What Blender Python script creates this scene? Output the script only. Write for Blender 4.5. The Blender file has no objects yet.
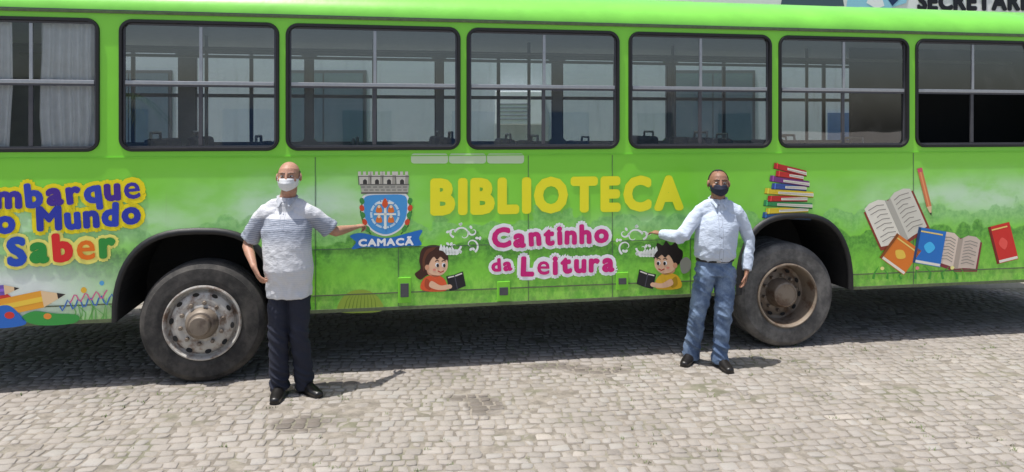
import bpy, bmesh, math, random, time
from mathutils import Vector, Matrix, noise
from mathutils.geometry import tessellate_polygon
random.seed(7)
S=bpy.context.scene; C=S.collection
S.view_settings.view_transform='Standard'; S.view_settings.look='None'; S.view_settings.exposure=0
F=740.0; H=2.05; HZ=128.0; CX=512.0
# ------------------------------------------------------------ materials
def lin(c):
    return tuple(((v/255)/12.92 if v/255<=.04045 else ((v/255+.055)/1.055)**2.4) for v in c)
def newmat(name):
    m=bpy.data.materials.new(name); m.use_nodes=True
    nt=m.node_tree; b=nt.nodes['Principled BSDF']; return m,nt,b
def N(nt,t,**k):
    n=nt.nodes.new(t)
    for a,v in k.items(): setattr(n,a,v)
    return n
def L(nt,a,b): nt.links.new(a,b)
def mth(nt,op,a,b=None,c=None,clamp=False):
    n=N(nt,'ShaderNodeMath',operation=op); n.use_clamp=clamp
    for i,v in enumerate((a,b,c)):
        if v is None: continue
        if isinstance(v,(int,float)): n.inputs[i].default_value=v
        else: L(nt,v,n.inputs[i])
    return n.outputs[0]
def mixc(nt,f,a,b,bt='MIX'):
    n=N(nt,'ShaderNodeMix',data_type='RGBA',blend_type=bt)
    for s,v in ((n.inputs[0],f),(n.inputs[6],a),(n.inputs[7],b)):
        if isinstance(v,(int,float)): s.default_value=v
        elif isinstance(v,tuple): s.default_value=(*v[:3],1)
        else: L(nt,v,s)
    return n.outputs[2]
def nz(nt,vec,scale,detail=4,rough=.55):
    n=N(nt,'ShaderNodeTexNoise'); n.inputs['Scale'].default_value=scale; n.inputs['Detail'].default_value=detail; n.inputs['Roughness'].default_value=rough
    if vec is not None: L(nt,vec,n.inputs['Vector'])
    return n.outputs['Fac']
def ocoord(nt): return N(nt,'ShaderNodeTexCoord').outputs['Object']
def vscale(nt,v,s):
    n=N(nt,'ShaderNodeVectorMath',operation='MULTIPLY'); L(nt,v,n.inputs[0]); n.inputs[1].default_value=s; return n.outputs[0]
def bump(nt,b,h,strength=.3,dist=.01):
    n=N(nt,'ShaderNodeBump'); n.inputs['Strength'].default_value=strength; n.inputs['Distance'].default_value=dist
    L(nt,h,n.inputs['Height']); L(nt,n.outputs[0],b.inputs['Normal'])
def sstep(nt,x,a,b):
    n=N(nt,'ShaderNodeMapRange'); n.interpolation_type='SMOOTHSTEP'; L(nt,x,n.inputs[0])
    n.inputs[1].default_value=a; n.inputs[2].default_value=b; return n.outputs[0]
def simple(name,col,rough=.6,metal=0,var=.15,ns=12,bs=0,bd=.005,coat=0,vec=None):
    m,nt,b=newmat(name); o=ocoord(nt)
    if vec: o=vscale(nt,o,vec)
    f=nz(nt,o,ns)
    c=mixc(nt,f,tuple(v*(1-var) for v in col),tuple(min(1,v*(1+var)) for v in col))
    L(nt,c,b.inputs['Base Color']); b.inputs['Roughness'].default_value=rough; b.inputs['Metallic'].default_value=metal
    if coat: b.inputs['Coat Weight'].default_value=coat; b.inputs['Coat Roughness'].default_value=.12
    if bs: bump(nt,b,nz(nt,o,ns*2),bs,bd)
    return m
PC={}
def paint(rgb):
    if rgb not in PC:
        PC[rgb]=simple('print_%02x%02x%02x'%rgb,lin(rgb),.38,0,.06,3)
    return PC[rgb]
M={}
def mural():
    m,nt,b=newmat('bus_green_paint'); o=ocoord(nt)
    sp=N(nt,'ShaderNodeSeparateXYZ'); L(nt,o,sp.inputs[0]); u,z=sp.outputs[0],sp.outputs[2]
    fl=N(nt,'ShaderNodeVectorMath',operation='MULTIPLY'); L(nt,o,fl.inputs[0]); fl.inputs[1].default_value=(1,0,1); fo=fl.outputs[0]
    base=mixc(nt,nz(nt,fo,.7,2),(.22,.70,.035),(.29,.80,.06))
    def gauss(x0,w,z0,wz):
        a=mth(nt,'DIVIDE',mth(nt,'SUBTRACT',u,x0),w); c=mth(nt,'DIVIDE',mth(nt,'SUBTRACT',z,z0),wz)
        r=mth(nt,'ADD',mth(nt,'MULTIPLY',a,a),mth(nt,'MULTIPLY',c,c))
        return mth(nt,'EXPONENT',mth(nt,'MULTIPLY',r,-1))
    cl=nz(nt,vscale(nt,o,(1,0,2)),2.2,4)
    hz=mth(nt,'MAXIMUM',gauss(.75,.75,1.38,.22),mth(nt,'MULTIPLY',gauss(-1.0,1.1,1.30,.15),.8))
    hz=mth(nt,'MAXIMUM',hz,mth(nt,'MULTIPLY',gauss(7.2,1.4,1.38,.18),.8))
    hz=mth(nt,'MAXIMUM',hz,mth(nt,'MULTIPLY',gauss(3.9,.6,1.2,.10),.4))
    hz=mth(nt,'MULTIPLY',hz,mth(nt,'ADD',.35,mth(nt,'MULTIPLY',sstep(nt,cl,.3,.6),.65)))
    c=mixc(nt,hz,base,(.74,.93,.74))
    ux=N(nt,'ShaderNodeCombineXYZ'); L(nt,u,ux.inputs[0])
    for (zb,amp,s1,off,fall,k,ca_,cb_) in ((1.10,.40,1.7,4.0,.26,.65,(.15,.48,.12),(.32,.68,.22)),(.90,.42,1.3,0.0,.40,.85,(.035,.22,.02),(.15,.50,.05))):
        v2=N(nt,'ShaderNodeVectorMath',operation='ADD'); L(nt,ux.outputs[0],v2.inputs[0]); v2.inputs[1].default_value=(off,off,0)
        zh=mth(nt,'ADD',zb,mth(nt,'MULTIPLY',nz(nt,v2.outputs[0],s1,2),amp))
        vo=N(nt,'ShaderNodeTexVoronoi'); vo.inputs['Scale'].default_value=6.5; L(nt,fo,vo.inputs['Vector'])
        lump=mth(nt,'ADD',mth(nt,'MULTIPLY',mth(nt,'SUBTRACT',nz(nt,fo,14,4),.5),.10),mth(nt,'MULTIPLY',mth(nt,'SUBTRACT',.4,vo.outputs['Distance']),.16))
        d=mth(nt,'SUBTRACT',mth(nt,'ADD',zh,lump),z)
        hm=mth(nt,'MULTIPLY',sstep(nt,d,0,.03),mth(nt,'SUBTRACT',1,sstep(nt,d,.05,fall)))
        c=mixc(nt,mth(nt,'MULTIPLY',hm,k),c,mixc(nt,sstep(nt,nz(nt,fo,20,4,.7),.35,.65),ca_,cb_))
    me=mth(nt,'SUBTRACT',1,sstep(nt,z,.62,.92))
    gr=nz(nt,vscale(nt,o,(5,0,3)),2.6,6,.75)
    c=mixc(nt,mth(nt,'MULTIPLY',me,.7),c,mixc(nt,sstep(nt,gr,.38,.62),(.10,.44,.03),(.34,.76,.09)))
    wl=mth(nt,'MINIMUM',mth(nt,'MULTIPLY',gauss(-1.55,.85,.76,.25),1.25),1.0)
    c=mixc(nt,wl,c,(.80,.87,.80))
    dirt=mth(nt,'MULTIPLY',mth(nt,'SUBTRACT',1,sstep(nt,z,.5,.8)),sstep(nt,nz(nt,fo,5,6,.7),.35,.75))
    c=mixc(nt,mth(nt,'MULTIPLY',dirt,.5),c,(.24,.21,.13))
    st=sstep(nt,nz(nt,vscale(nt,o,(10,0,.6)),2,5,.7),.55,.9)
    c=mixc(nt,mth(nt,'MULTIPLY',st,.18),c,(.30,.34,.20))
    L(nt,c,b.inputs['Base Color']); L(nt,mth(nt,'ADD',.26,mth(nt,'MULTIPLY',nz(nt,fo,6,4),.2)),b.inputs['Roughness'])
    b.inputs['Coat Weight'].default_value=.35; b.inputs['Coat Roughness'].default_value=.15
    bump(nt,b,nz(nt,vscale(nt,o,(1.6,1,1)),2.0,2),.35,.03)
    return m
M['body']=mural()
M['green']=simple('trim_green_paint',(.22,.66,.04),.5,0,.2,6)
M['roof']=simple('roof_green_paint',(.21,.64,.07),.38,0,.24,3,.2,.015,.3)
M['lining']=simple('lining_grey',(.34,.35,.35),.6)
M['ceil']=simple('ceiling_white',(.6,.6,.57),.6)
M['rubber']=simple('rubber_black',(.012,.012,.013),.55,0,.3,20)
M['alu']=simple('aluminium',(.45,.46,.47),.4,.7,.15,30)
M['aludark']=simple('aluminium_dark',(.09,.09,.10),.45,.3,.2,30)
M['dark']=simple('dark_underbody',(.012,.012,.012),.8)
M['chassis']=simple('chassis_black',(.03,.028,.026),.7)
M['gutter']=simple('gutter',(.13,.16,.08),.6,.1,.5,30)
def tyremat(n,a,c_):
    m,nt,b=newmat(n); o=ocoord(nt)
    f=nz(nt,o,5,6,.7)
    L(nt,mixc(nt,sstep(nt,f,.35,.7),a,c_),b.inputs['Base Color']); b.inputs['Roughness'].default_value=.85
    bump(nt,b,nz(nt,o,60,4),.4,.003); return m
M['tyre']=tyremat('tyre_rubber',(.026,.025,.024),(.085,.078,.07))
M['tyre2']=tyremat('tyre_rubber_dusty',(.075,.072,.068),(.19,.18,.165))
def rimmat(n,c1,c2,sc=7):
    m,nt,b=newmat(n); o=ocoord(nt)
    L(nt,mixc(nt,sstep(nt,nz(nt,o,sc,6,.65),.45,.68),c1,c2),b.inputs['Base Color']); b.inputs['Roughness'].default_value=.55; b.inputs['Metallic'].default_value=.2
    bump(nt,b,nz(nt,o,50,4),.3,.002); return m
M['rim_front']=rimmat('rim_worn_silver',(.50,.48,.44),(.20,.13,.09),10)
M['rim_rear']=rimmat('rim_rusty',(.26,.21,.16),(.13,.08,.05))
M['hubdark']=rimmat('hub_dirty',(.22,.18,.14),(.09,.065,.05))
def glass(name,tint,refl,rough=.015,haze=.10):
    m=bpy.data.materials.new(name); m.use_nodes=True; nt=m.node_tree; nt.nodes.clear()
    out=N(nt,'ShaderNodeOutputMaterial'); t=N(nt,'ShaderNodeBsdfTransparent'); t.inputs[0].default_value=(*tint,1)
    g=N(nt,'ShaderNodeBsdfGlossy'); g.inputs['Roughness'].default_value=rough
    d=N(nt,'ShaderNodeBsdfDiffuse'); d.inputs[0].default_value=(.5,.5,.47,1)
    o=ocoord(nt); lw=N(nt,'ShaderNodeFresnel'); lw.inputs[0].default_value=1.5
    m1=N(nt,'ShaderNodeMixShader'); L(nt,mth(nt,'ADD',lw.outputs[0],refl,clamp=True),m1.inputs[0]); L(nt,t.outputs[0],m1.inputs[1]); L(nt,g.outputs[0],m1.inputs[2])
    m2=N(nt,'ShaderNodeMixShader'); L(nt,mth(nt,'MULTIPLY',sstep(nt,nz(nt,o,4,6,.7),.45,.9),haze),m2.inputs[0]); L(nt,m1.outputs[0],m2.inputs[1]); L(nt,d.outputs[0],m2.inputs[2])
    bp=N(nt,'ShaderNodeBump'); bp.inputs['Strength'].default_value=.06; bp.inputs['Distance'].default_value=.008
    L(nt,nz(nt,o,2.5,1),bp.inputs['Height']); L(nt,bp.outputs[0],g.inputs['Normal'])
    L(nt,m2.outputs[0],out.inputs[0]); return m
M['glass']=glass('window_glass',(.66,.72,.74),.15)
M['clearglass']=glass('clear_window_glass',(.90,.92,.92),.05)
M['farglass']=glass('far_window_glass',(.86,.88,.88),.02,haze=.04)
M['seat']=simple('seat_fabric',(.10,.12,.16),.85,0,.3,30)
M['rail']=simple('handrail',(.30,.29,.26),.35,.5)
M['curtain']=simple('curtain_cloth',(.88,.88,.87),.9)

# ------------------------------------------------------------ mesh builder
class MB:
    def __init__(s): s.v=[];s.f=[];s.m=[];s.mats=[]
    def mi(s,mat):
        if mat not in s.mats: s.mats.append(mat)
        return s.mats.index(mat)
    def add(s,vs,fs,mat):
        o=len(s.v); s.v.extend([tuple(v) for v in vs]); k=s.mi(mat)
        for f in fs: s.f.append(tuple(i+o for i in f)); s.m.append(k)
    def box(s,a,b,mat,bev=0):
        (x0,y0,z0),(x1,y1,z1)=a,b
        if not bev:
            vs=[(x,y,z) for x in (x0,x1) for y in (y0,y1) for z in (z0,z1)]
            s.add(vs,[(0,1,3,2),(4,6,7,5),(0,4,5,1),(2,3,7,6),(0,2,6,4),(1,5,7,3)],mat); return
        bm=bmesh.new(); bmesh.ops.create_cube(bm,size=1)
        for v in bm.verts: v.co=Vector(((x0+x1)/2+v.co.x*(x1-x0),(y0+y1)/2+v.co.y*(y1-y0),(z0+z1)/2+v.co.z*(z1-z0)))
        bmesh.ops.bevel(bm,geom=bm.edges[:],offset=bev,segments=2,affect='EDGES',profile=.5)
        s.bm(bm,mat)
    def bm(s,bm,mat):
        bm.verts.index_update(); s.add([v.co[:] for v in bm.verts],[[v.index for v in f.verts] for f in bm.faces],mat); bm.free()
    def lathe(s,prof,c,mat,n=48):
        vs=[];fs=[]
        for i in range(n):
            a=i*2*math.pi/n
            for r,y in prof: vs.append((c[0]+r*math.cos(a),c[1]+y,c[2]+r*math.sin(a)))
        k=len(prof)
        for i in range(n):
            j=(i+1)%n
            for q in range(k-1): fs.append((i*k+q,j*k+q,j*k+q+1,i*k+q+1))
        s.add(vs,fs,mat)
    def tube(s,pts,r,mat,n=8):
        bm=bmesh.new(); loft(bm,[Vector(p) for p in pts],[(r,r)]*len(pts),n=n,rnd=False); s.bm(bm,mat)
    def build(s,name,parent=None,smooth=False,loc=None):
        me=bpy.data.meshes.new(name); me.from_pydata(s.v,[],s.f)
        for m in s.mats: me.materials.append(m)
        me.polygons.foreach_set('material_index',s.m)
        if smooth: me.polygons.foreach_set('use_smooth',[True]*len(s.f))
        me.update(); o=bpy.data.objects.new(name,me); C.objects.link(o)
        if parent: o.parent=parent
        if loc: o.location=loc
        return o
def smooth_angle(o,deg=35):
    bm=bmesh.new(); bm.from_mesh(o.data)
    for f in bm.faces: f.smooth=True
    for e in bm.edges:
        if len(e.link_faces)==2 and e.calc_face_angle(0)>math.radians(deg): e.smooth=False
    bm.to_mesh(o.data); bm.free()
def loft(bm,pts,rads,ref=(1,0,0),n=16,rnd=True):
    k=len(pts); rings=[]; ref=Vector(ref)
    P=list(pts);R=list(rads)
    def frame(i):
        a=P[max(0,i-1)];b=P[min(k-1,i+1)]; T=(b-a).normalized()
        s_=ref-T*ref.dot(T)
        if s_.length<.2: s_=Vector((0,1,0))-T*T.y
        if s_.length<.2: s_=Vector((0,0,1))-T*T.z
        s_.normalize(); return T,s_,T.cross(s_)
    def ring(c,s_,t_,a,b): return [bm.verts.new(c+s_*(a*math.cos(2*math.pi*j/n))+t_*(b*math.sin(2*math.pi*j/n))) for j in range(n)]
    for i in range(k):
        T,s_,t_=frame(i); a,b=R[i]
        if i==0 and rnd:
            for q in (.98,.8,.45): rings.append(ring(P[0]-T*(min(a,b)*q),s_,t_,a*math.sqrt(1-q*q),b*math.sqrt(1-q*q)))
        rings.append(ring(P[i],s_,t_,a,b))
        if i==k-1 and rnd:
            for q in (.45,.8,.98): rings.append(ring(P[i]+T*(min(a,b)*q),s_,t_,a*math.sqrt(1-q*q),b*math.sqrt(1-q*q)))
    for r0,r1 in zip(rings,rings[1:]):
        for j in range(n): bm.faces.new((r0[j],r0[(j+1)%n],r1[(j+1)%n],r1[j]))
    bm.faces.new(rings[0][::-1]); bm.faces.new(rings[-1])
def ell(bm,c,r,rot=None):
    res=bmesh.ops.create_uvsphere(bm,u_segments=20,v_segments=14,radius=1)
    for v in res['verts']:
        p=Vector((v.co.x*r[0],v.co.y*r[1],v.co.z*r[2]))
        if rot: p=rot@p
        v.co=p+Vector(c)
def prop(o,label=None,cat=None,group=None,kind=None):
    if label:o['label']=label
    if cat:o['category']=cat
    if group:o['group']=group
    if kind:o['kind']=kind
    return o
def empty(name,loc,rz=0):
    o=bpy.data.objects.new(name,None); C.objects.link(o); o.location=loc; o.rotation_euler=(0,0,rz); o.empty_display_size=.2; return o

# ------------------------------------------------------------ PEOPLE
def finish(name,bm,mat,parent,vox=.006,sm=4,post=None):
    me=bpy.data.meshes.new(name); bmesh.ops.recalc_face_normals(bm,faces=bm.faces[:]); bm.to_mesh(me); bm.free()
    t=bpy.data.objects.new(name,me); C.objects.link(t)
    r=t.modifiers.new('r','REMESH'); r.mode='VOXEL'; r.voxel_size=vox
    if sm: s_=t.modifiers.new('s','SMOOTH'); s_.iterations=sm; s_.factor=.5
    bpy.context.view_layer.update()
    m2=bpy.data.meshes.new_from_object(t.evaluated_get(bpy.context.evaluated_depsgraph_get())); bpy.data.objects.remove(t)
    if post:
        nr=[v.normal.copy() for v in m2.vertices]
        co=[]
        for v,n in zip(m2.vertices,nr): co+=post(v.co.copy(),n)[:]
        m2.vertices.foreach_set('co',co)
    m2.materials.clear(); m2.materials.append(mat); m2.polygons.foreach_set('use_smooth',[True]*len(m2.polygons))
    m2.name=name; o=bpy.data.objects.new(name,m2); C.objects.link(o); o.parent=parent; return o
V=Vector
def hand(bm,wr,d,pn,curl,ths):
    d=d.normalized(); pn=(pn-d*pn.dot(d)).normalized(); sd=d.cross(pn)*ths
    kn=wr+d*.085
    loft(bm,[wr-d*.01,wr+d*.03,wr+d*.065,kn],[(.026,.019),(.034,.016),(.040,.014),(.038,.012)],ref=sd,n=14)
    ln=[.072,.080,.074,.058]
    for i in range(4):
        off=(.030-.0205*i); p=kn+sd*off-d*.006; a=0; pts=[p-d*.02,p]; c=curl[i]
        dd=d+sd*(.10-.07*i)
        dd.normalize()
        for q,fr in enumerate((.45,.30,.25)):
            a+=c*(.6 if q==0 else 1.0); v=dd*math.cos(a)+pn*math.sin(a); p=p+v*ln[i]*fr; pts.append(p)
        loft(bm,pts,[(.0085,.0085),(.0085,.0085),(.008,.008),(.0075,.0075),(.0062,.0062)],ref=sd,n=10)
    b=wr+d*.025+sd*.020; p1=b+(d*.6+sd*.75+pn*.25).normalized()*.04; p2=p1+(d*.85+sd*.4+pn*.35).normalized()*.032; p3=p2+(d*.95+sd*.1+pn*.4).normalized()*.024
    loft(bm,[b,p1,p2,p3],[(.013,.013),(.011,.011),(.0095,.0095),(.0075,.0075)],ref=pn,n=10)
def skin(name,c):
    m,nt,b=newmat(name); o=ocoord(nt); f=nz(nt,o,16,5,.6)
    cc=mixc(nt,sstep(nt,f,.3,.7),tuple(v*.78 for v in c),c); cc=mixc(nt,mth(nt,'MULTIPLY',sstep(nt,nz(nt,o,8,3),.5,.7),.35),cc,(c[0]*1.02,c[1]*.72,c[2]*.66))
    L(nt,cc,b.inputs['Base Color']); b.inputs['Roughness'].default_value=.55; bump(nt,b,nz(nt,o,90,3),.2,.002)
    b.inputs['Subsurface Weight'].default_value=.08; b.inputs['Subsurface Radius'].default_value=(.02,.008,.004); return m
def wrinkle(amp,J,sc=(7,7,5)):
    seed=J['seed']; pts=[]
    for k in 'LR':
        s_,e_=V(J['s'+k]),V(J['e'+k]); pts+=[(s_+V((-.06 if s_.x>0 else .06,0,-.08)),.09),(e_,.08)]
    hem=J['hem']
    def f(p,n):
        q=V((p.x*sc[0]+seed,p.y*sc[1],p.z*sc[2]+p.x*3)); w=noise.noise(q)+.45*noise.noise(q*2.4+V((3,1,7)))
        q2=V((p.x*3+seed,p.y*3,p.z*11+abs(p.x)*9)); w2=.5-2*abs(noise.noise(q2))
        w=.5-abs(w)*2.0
        a=.5
        for c,r in pts: a+=1.2*math.exp(-((p-c).length/r)**2)
        a+=.8*math.exp(-((p.z-hem-.05)/.08)**2)
        return p+n*(amp*a*(w*.75+w2*.5)+.003)
    return f
def man(loc,rz,J,sk,label,hairm,kind):
    T=empty('person',loc,rz); prop(T,label,'person')
    top=J['top']; hc=V((J['hx'],J.get('hy',-.01),top-.118)); R=Matrix.Rotation(J.get('turn',0),3,'Z')@Matrix.Rotation(J.get('tilt',0),3,'X')
    K=1.07
    Q=lambda x,y,z: hc+R@V((x*K,y,z))
    bm=bmesh.new()
    ell(bm,Q(0,.018,.022),(.077*K,.094,.096),R)
    loft(bm,[Q(0,-.012,.03),Q(0,-.02,-.02),Q(0,-.028,-.06),Q(0,-.034,-.094)],[(.071*K,.080),(.070*K,.074),(.062*K,.060),(.042*K,.038)],n=18)
    ell(bm,Q(0,-.072,.038),(.050,.020,.011),R)
    loft(bm,[Q(0,-.088,.030),Q(0,-.102,-.002),Q(0,-.108,-.018)],[(.009,.009),(.012,.012),(.017,.012)],n=10)
    for s in (-1,1):
        ell(bm,Q(s*.045,-.068,-.014),(.022,.018,.020),R)
        ell(bm,Q(s*.081,.014,.0),(.010,.021,.033),R@Matrix.Rotation(s*.35,3,'Z')@Matrix.Rotation(-.2,3,'X'))
    ell(bm,Q(0,-.090,-.052),(.024,.012,.008),R); ell(bm,Q(0,-.086,-.064),(.020,.012,.007),R)
    nb=V((J['nx'],.015,J['neck']))
    loft(bm,[Q(0,.03,-.04),Q(0,.022,-.10),nb,nb-V((0,0,.06))],[(.060,.060),(.059,.058),(.060,.054),(.062,.046)],n=18)
    sL,sR=V(J['sL']),V(J['sR']); sh=(sL.z+sR.z)/2
    hip=J['hip']
    loft(bm,[V((J['nx'],.0,sh-.04)),V((J['nx'],.0,sh-.14)),V((J['wx'],.0,hip+.18)),V((J['wx'],.0,hip+.05))],[(.10,.055),(.14,.08),(.12,.08),(.12,.08)],n=20)
    for s_,e_,w_ in ((sL,V(J['eL']),V(J['wL'])),(sR,V(J['eR']),V(J['wR']))):
        ins=s_+(V((J['nx'],0,s_.z-.03))-s_)*.4; lo=.88 if kind!='polo' else 1
        loft(bm,[ins,s_-V((0,0,.008)),s_.lerp(e_,.5),e_.lerp(s_,.12),e_.lerp(w_,.12),e_.lerp(w_,.4),w_],[(.042,.042),(.043,.043),(.045*lo,.045*lo),(.040*lo,.040*lo),(.043*lo,.041*lo),(.041*lo,.037*lo),(.026,.020)],ref=(0,1,0),n=14)
    for k in 'LR':
        a_,b_,c_=V(J['h'+k]),V(J['k'+k]),V(J['a'+k])
        loft(bm,[a_+V((0,0,.02)),a_.lerp(b_,.5),b_,b_.lerp(c_,.35),c_],[(.055,.065),(.055,.060),(.046,.048),(.046,.048),(.032,.034)],n=14)
        f=V(J['f'+k]).normalized(); loft(bm,[c_+V((0,0,.0)),c_+V((0,0,-.03))+f*.03,V((c_.x,c_.y,.034))+f*.10],[(.030,.030),(.026,.022),(.022,.010)],n=12)
    for k in 'LR':
        hand(bm,V(J['w'+k]),V(J['hd'+k]),V(J['pn'+k]),J['curl'+k],J['th'+k])
    finish('body',bm,sk,T,.0045,3)
    for s in (-1,1):
        mb=MB(); bm=bmesh.new(); ell(bm,Q(s*.030,-.0815,.014),(.0135,.010,.0065),R); mb.bm(bm,M['eyew']); bm=bmesh.new(); ell(bm,Q(s*.030,-.0885,.014),(.0060,.0045,.0055),R); mb.bm(bm,M['iris']); mb.build('eye',T,True)
        bm=bmesh.new(); loft(bm,[Q(s*.012,-.090,.036),Q(s*.030,-.090,.041),Q(s*.050,-.076,.035)],[(.005,.003),(.0055,.003),(.003,.002)],n=8); mb=MB(); mb.bm(bm,hairm[1]); mb.build('eyebrow',T,True)
    mm=J['mask']; mb=MB(); vs=[];fs=[]; nu,nv=24,14
    for i in range(nu+1):
        t=-1+2*i/nu; an=t*math.radians(78)
        for j in range(nv+1):
            q=j/nv; z=.000-.012*abs(t)**1.6 - q*(.100-.050*abs(t)**1.3)
            rx=.0775*K-.010*q*q; ry=.090+.030*math.sin(math.pi*min(1,q*.9+.12))*(1-abs(t))**.7
            pl=.0022*math.sin(q*math.pi*6)*(1-abs(t)**3)
            vs.append(tuple(hc+R@V((rx*math.sin(an),-.008-(ry+pl)*math.cos(an)*(1-.10*q*q),z))))
    for i in range(nu):
        for j in range(nv): fs.append((i*(nv+1)+j,(i+1)*(nv+1)+j,(i+1)*(nv+1)+j+1,i*(nv+1)+j+1))
    mb.add(vs,fs,mm); mk=mb.build('face_mask',T,True)
    for s in (-1,1):
        mb=MB(); mb.tube([Q(s*.072,-.028,-.012),Q(s*.080,.0,.006),Q(s*.084,.022,.018),Q(s*.086,.034,.0),Q(s*.080,.018,-.03),Q(s*.070,-.022,-.060)],.0016,mm,6); o=mb.build('ear_loop',T,True); o.parent=mk
    bm=bmesh.new(); bmesh.ops.create_icosphere(bm,subdivisions=5,radius=1)
    for v in bm.verts: v.co=V((v.co.x*.0775,v.co.y*.0950,v.co.z*.0970))
    lim=J['hairline']
    bmesh.ops.delete(bm,geom=[v for v in bm.verts if not lim(v.co,noise.noise(v.co*55)*.012)],context='VERTS')
    for v in bm.verts:
        n_=v.co.normalized(); c_=v.co+n_*(.0022*noise.noise(v.co*140)+J['hairt']); v.co=hc+R@V((c_.x*K,c_.y+.018,c_.z+.022))
    mb=MB(); mb.bm(bm,hairm[0]); mb.build('hair',T,True)
    nx,wx_=J['nx'],J['wx']; bm=bmesh.new(); hem=J['hem']; ck=J['neck']
    if kind=='polo':
        loft(bm,[V((wx_,.0,hem)),V((wx_,-.004,hem+.1)),V((wx_,-.024,hem+.22)),V(((nx+wx_)/2,-.022,hem+.36)),V((nx,-.010,sh-.13)),V((nx,.0,sh-.05)),V((nx,.008,sh+.0))],
             [(.172,.140),(.176,.148),(.184,.164),(.182,.156),(.190,.136),(.172,.108),(.125,.078)],n=32,rnd=False)
    else:
        loft(bm,[V((wx_,.0,hem)),V((wx_,-.006,hem+.04)),V((wx_,-.014,hem+.12)),V(((nx+wx_)/2,-.010,hem+.25)),V((nx,-.005,sh-.10)),V((nx,.0,sh-.04)),V((nx,.006,sh+.0))],
             [(.148,.112),(.172,.132),(.178,.140),(.178,.136),(.178,.120),(.160,.098),(.115,.074)],n=32,rnd=False)
    loft(bm,[V((nx,.008,sh-.06)),V((nx,.006,ck-.045)),V((nx,.012,ck-.010))],[(.11,.085),(.080,.078),(.068,.066)],n=24,rnd=False)
    for k in 'LR':
        s_,e_,w_=V(J['s'+k]),V(J['e'+k]),V(J['w'+k]); ins=V((nx,0,s_.z-.02)).lerp(s_,.45); sg=1 if s_.x>nx else -1
        loft(bm,[V((nx+sg*.035,.012,ck-.045)),V((nx+sg*.09,.010,ck-.066)),s_+V((-sg*.02,.004,.004))],[(.045,.050),(.050,.056),(.050,.056)],ref=(0,1,0),n=16)
        d=(e_-s_).normalized()
        if kind=='polo':
            p=s_.lerp(e_,.84); loft(bm,[ins,s_-V((0,0,.006)),s_+d*.05,s_.lerp(e_,.5),p],[(.064,.072),(.056,.062),(.060,.064),(.063,.066),(.062,.070)],ref=(0,1,0),n=20,rnd=False)
            loft(bm,[p-d*.018,p+d*.003],[(.065,.073),(.065,.073)],ref=(0,1,0),n=20,rnd=False)
        else:
            d2=(w_-e_).normalized(); q1=w_-d2*.018
            loft(bm,[ins,s_-V((0,0,.006)),s_+d*.06,s_.lerp(e_,.6),e_-d*.03,e_+d2*.03,e_.lerp(w_,.5),q1],[(.060,.064),(.052,.058),(.057,.060),(.056,.056),(.054,.054),(.053,.053),(.050,.050),(.040,.038)],ref=(0,1,0),n=20,rnd=False)
            loft(bm,[q1-d2*.05,q1+d2*.006],[(.041,.039),(.040,.038)],ref=(0,1,0),n=18,rnd=False)
    finish('shirt',bm,J['shirt'],T,.006,2,wrinkle(.0115,J))
    bm=bmesh.new(); cz=ck
    for s in (-1,1):
        pts=[V((nx,.078,cz+.014)),V((nx+s*.048,.058,cz+.012)),V((nx+s*.070,.012,cz+.002)),V((nx+s*.060,-.034,cz-.012)),V((nx+s*.036,-.066,cz-.034)),V((nx+s*.040,-.092,cz-.066))]
        loft(bm,pts,[(.006,.018),(.006,.018),(.007,.020),(.008,.022),(.008,.024),(.006,.008)],ref=(0,1,.2),n=12)
    loft(bm,[V((nx,-.052,cz-.050)),V((nx,-.064,cz-.030))],[(.030,.012),(.026,.008)],n=12)
    finish('collar',bm,J['collar'],T,.0045,2)
    bm=bmesh.new(); hz2=J['waist']; pw=.90 if kind=='polo' else 1
    loft(bm,[V((wx_,.004,hz2)),V((wx_,.008,hz2-.07)),V((wx_,.004,hip-.05))],[(.148*pw,.112),(.158*pw,.120),(.150*pw,.122)],n=28,rnd=False)
    for k in 'LR':
        a_,b_,c_=V(J['h'+k]),V(J['k'+k]),V(J['a'+k]); bot=c_+V((0,0,-.045)); back=V((0,.012,0))
        loft(bm,[a_+V((0,0,.04)),a_-V((0,0,.05)),a_.lerp(b_,.5),b_,b_.lerp(c_,.4),c_.lerp(b_,.10),bot+back],[(.078*pw,.095),(.090*pw,.106),(.084,.092),(.073,.077),(.071,.079),(.067,.079),(.073,.090)],n=22,rnd=False)
    def tw(p,n):
        k_=.9+1.5*math.exp(-((p.z-.13)/.09)**2)+.9*math.exp(-((p.z-J['kL'][2])/.09)**2)+.9*math.exp(-((p.z-hip)/.08)**2)
        q=V((p.x*5+J['seed'],p.y*5,p.z*14+p.x*9)); w=.5-2*abs(noise.noise(q)); return p+n*(.0085*k_*w)
    finish('trousers',bm,J['pants'],T,.006,2,tw)
    for k in 'LR':
        c_=V(J['a'+k]); f=V(J['f'+k]).normalized(); g=V((c_.x,c_.y,0)); bm=bmesh.new(); sdv=V((-f.y,f.x,0))
        loft(bm,[g-f*.055+V((0,0,.045)),g+f*.0+V((0,0,.050)),g+f*.06+V((0,0,.046)),g+f*.12+V((0,0,.034)),g+f*.185+V((0,0,.026))],[(.036,.044),(.042,.050),(.044,.046),(.048,.036),(.038,.026)],ref=sdv,n=20)
        loft(bm,[g-f*.06+V((0,0,.006)),g+V((0,0,.006)),g+f*.10+V((0,0,.006)),g+f*.195+V((0,0,.006))],[(.038,.010),(.042,.010),(.051,.010),(.038,.010)],ref=sdv,n=16)
        def fl(p,n):
            if p.z<.001: p.z=.001
            return p
        finish('shoe',bm,J['shoe'],T,.005,3,fl)
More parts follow.
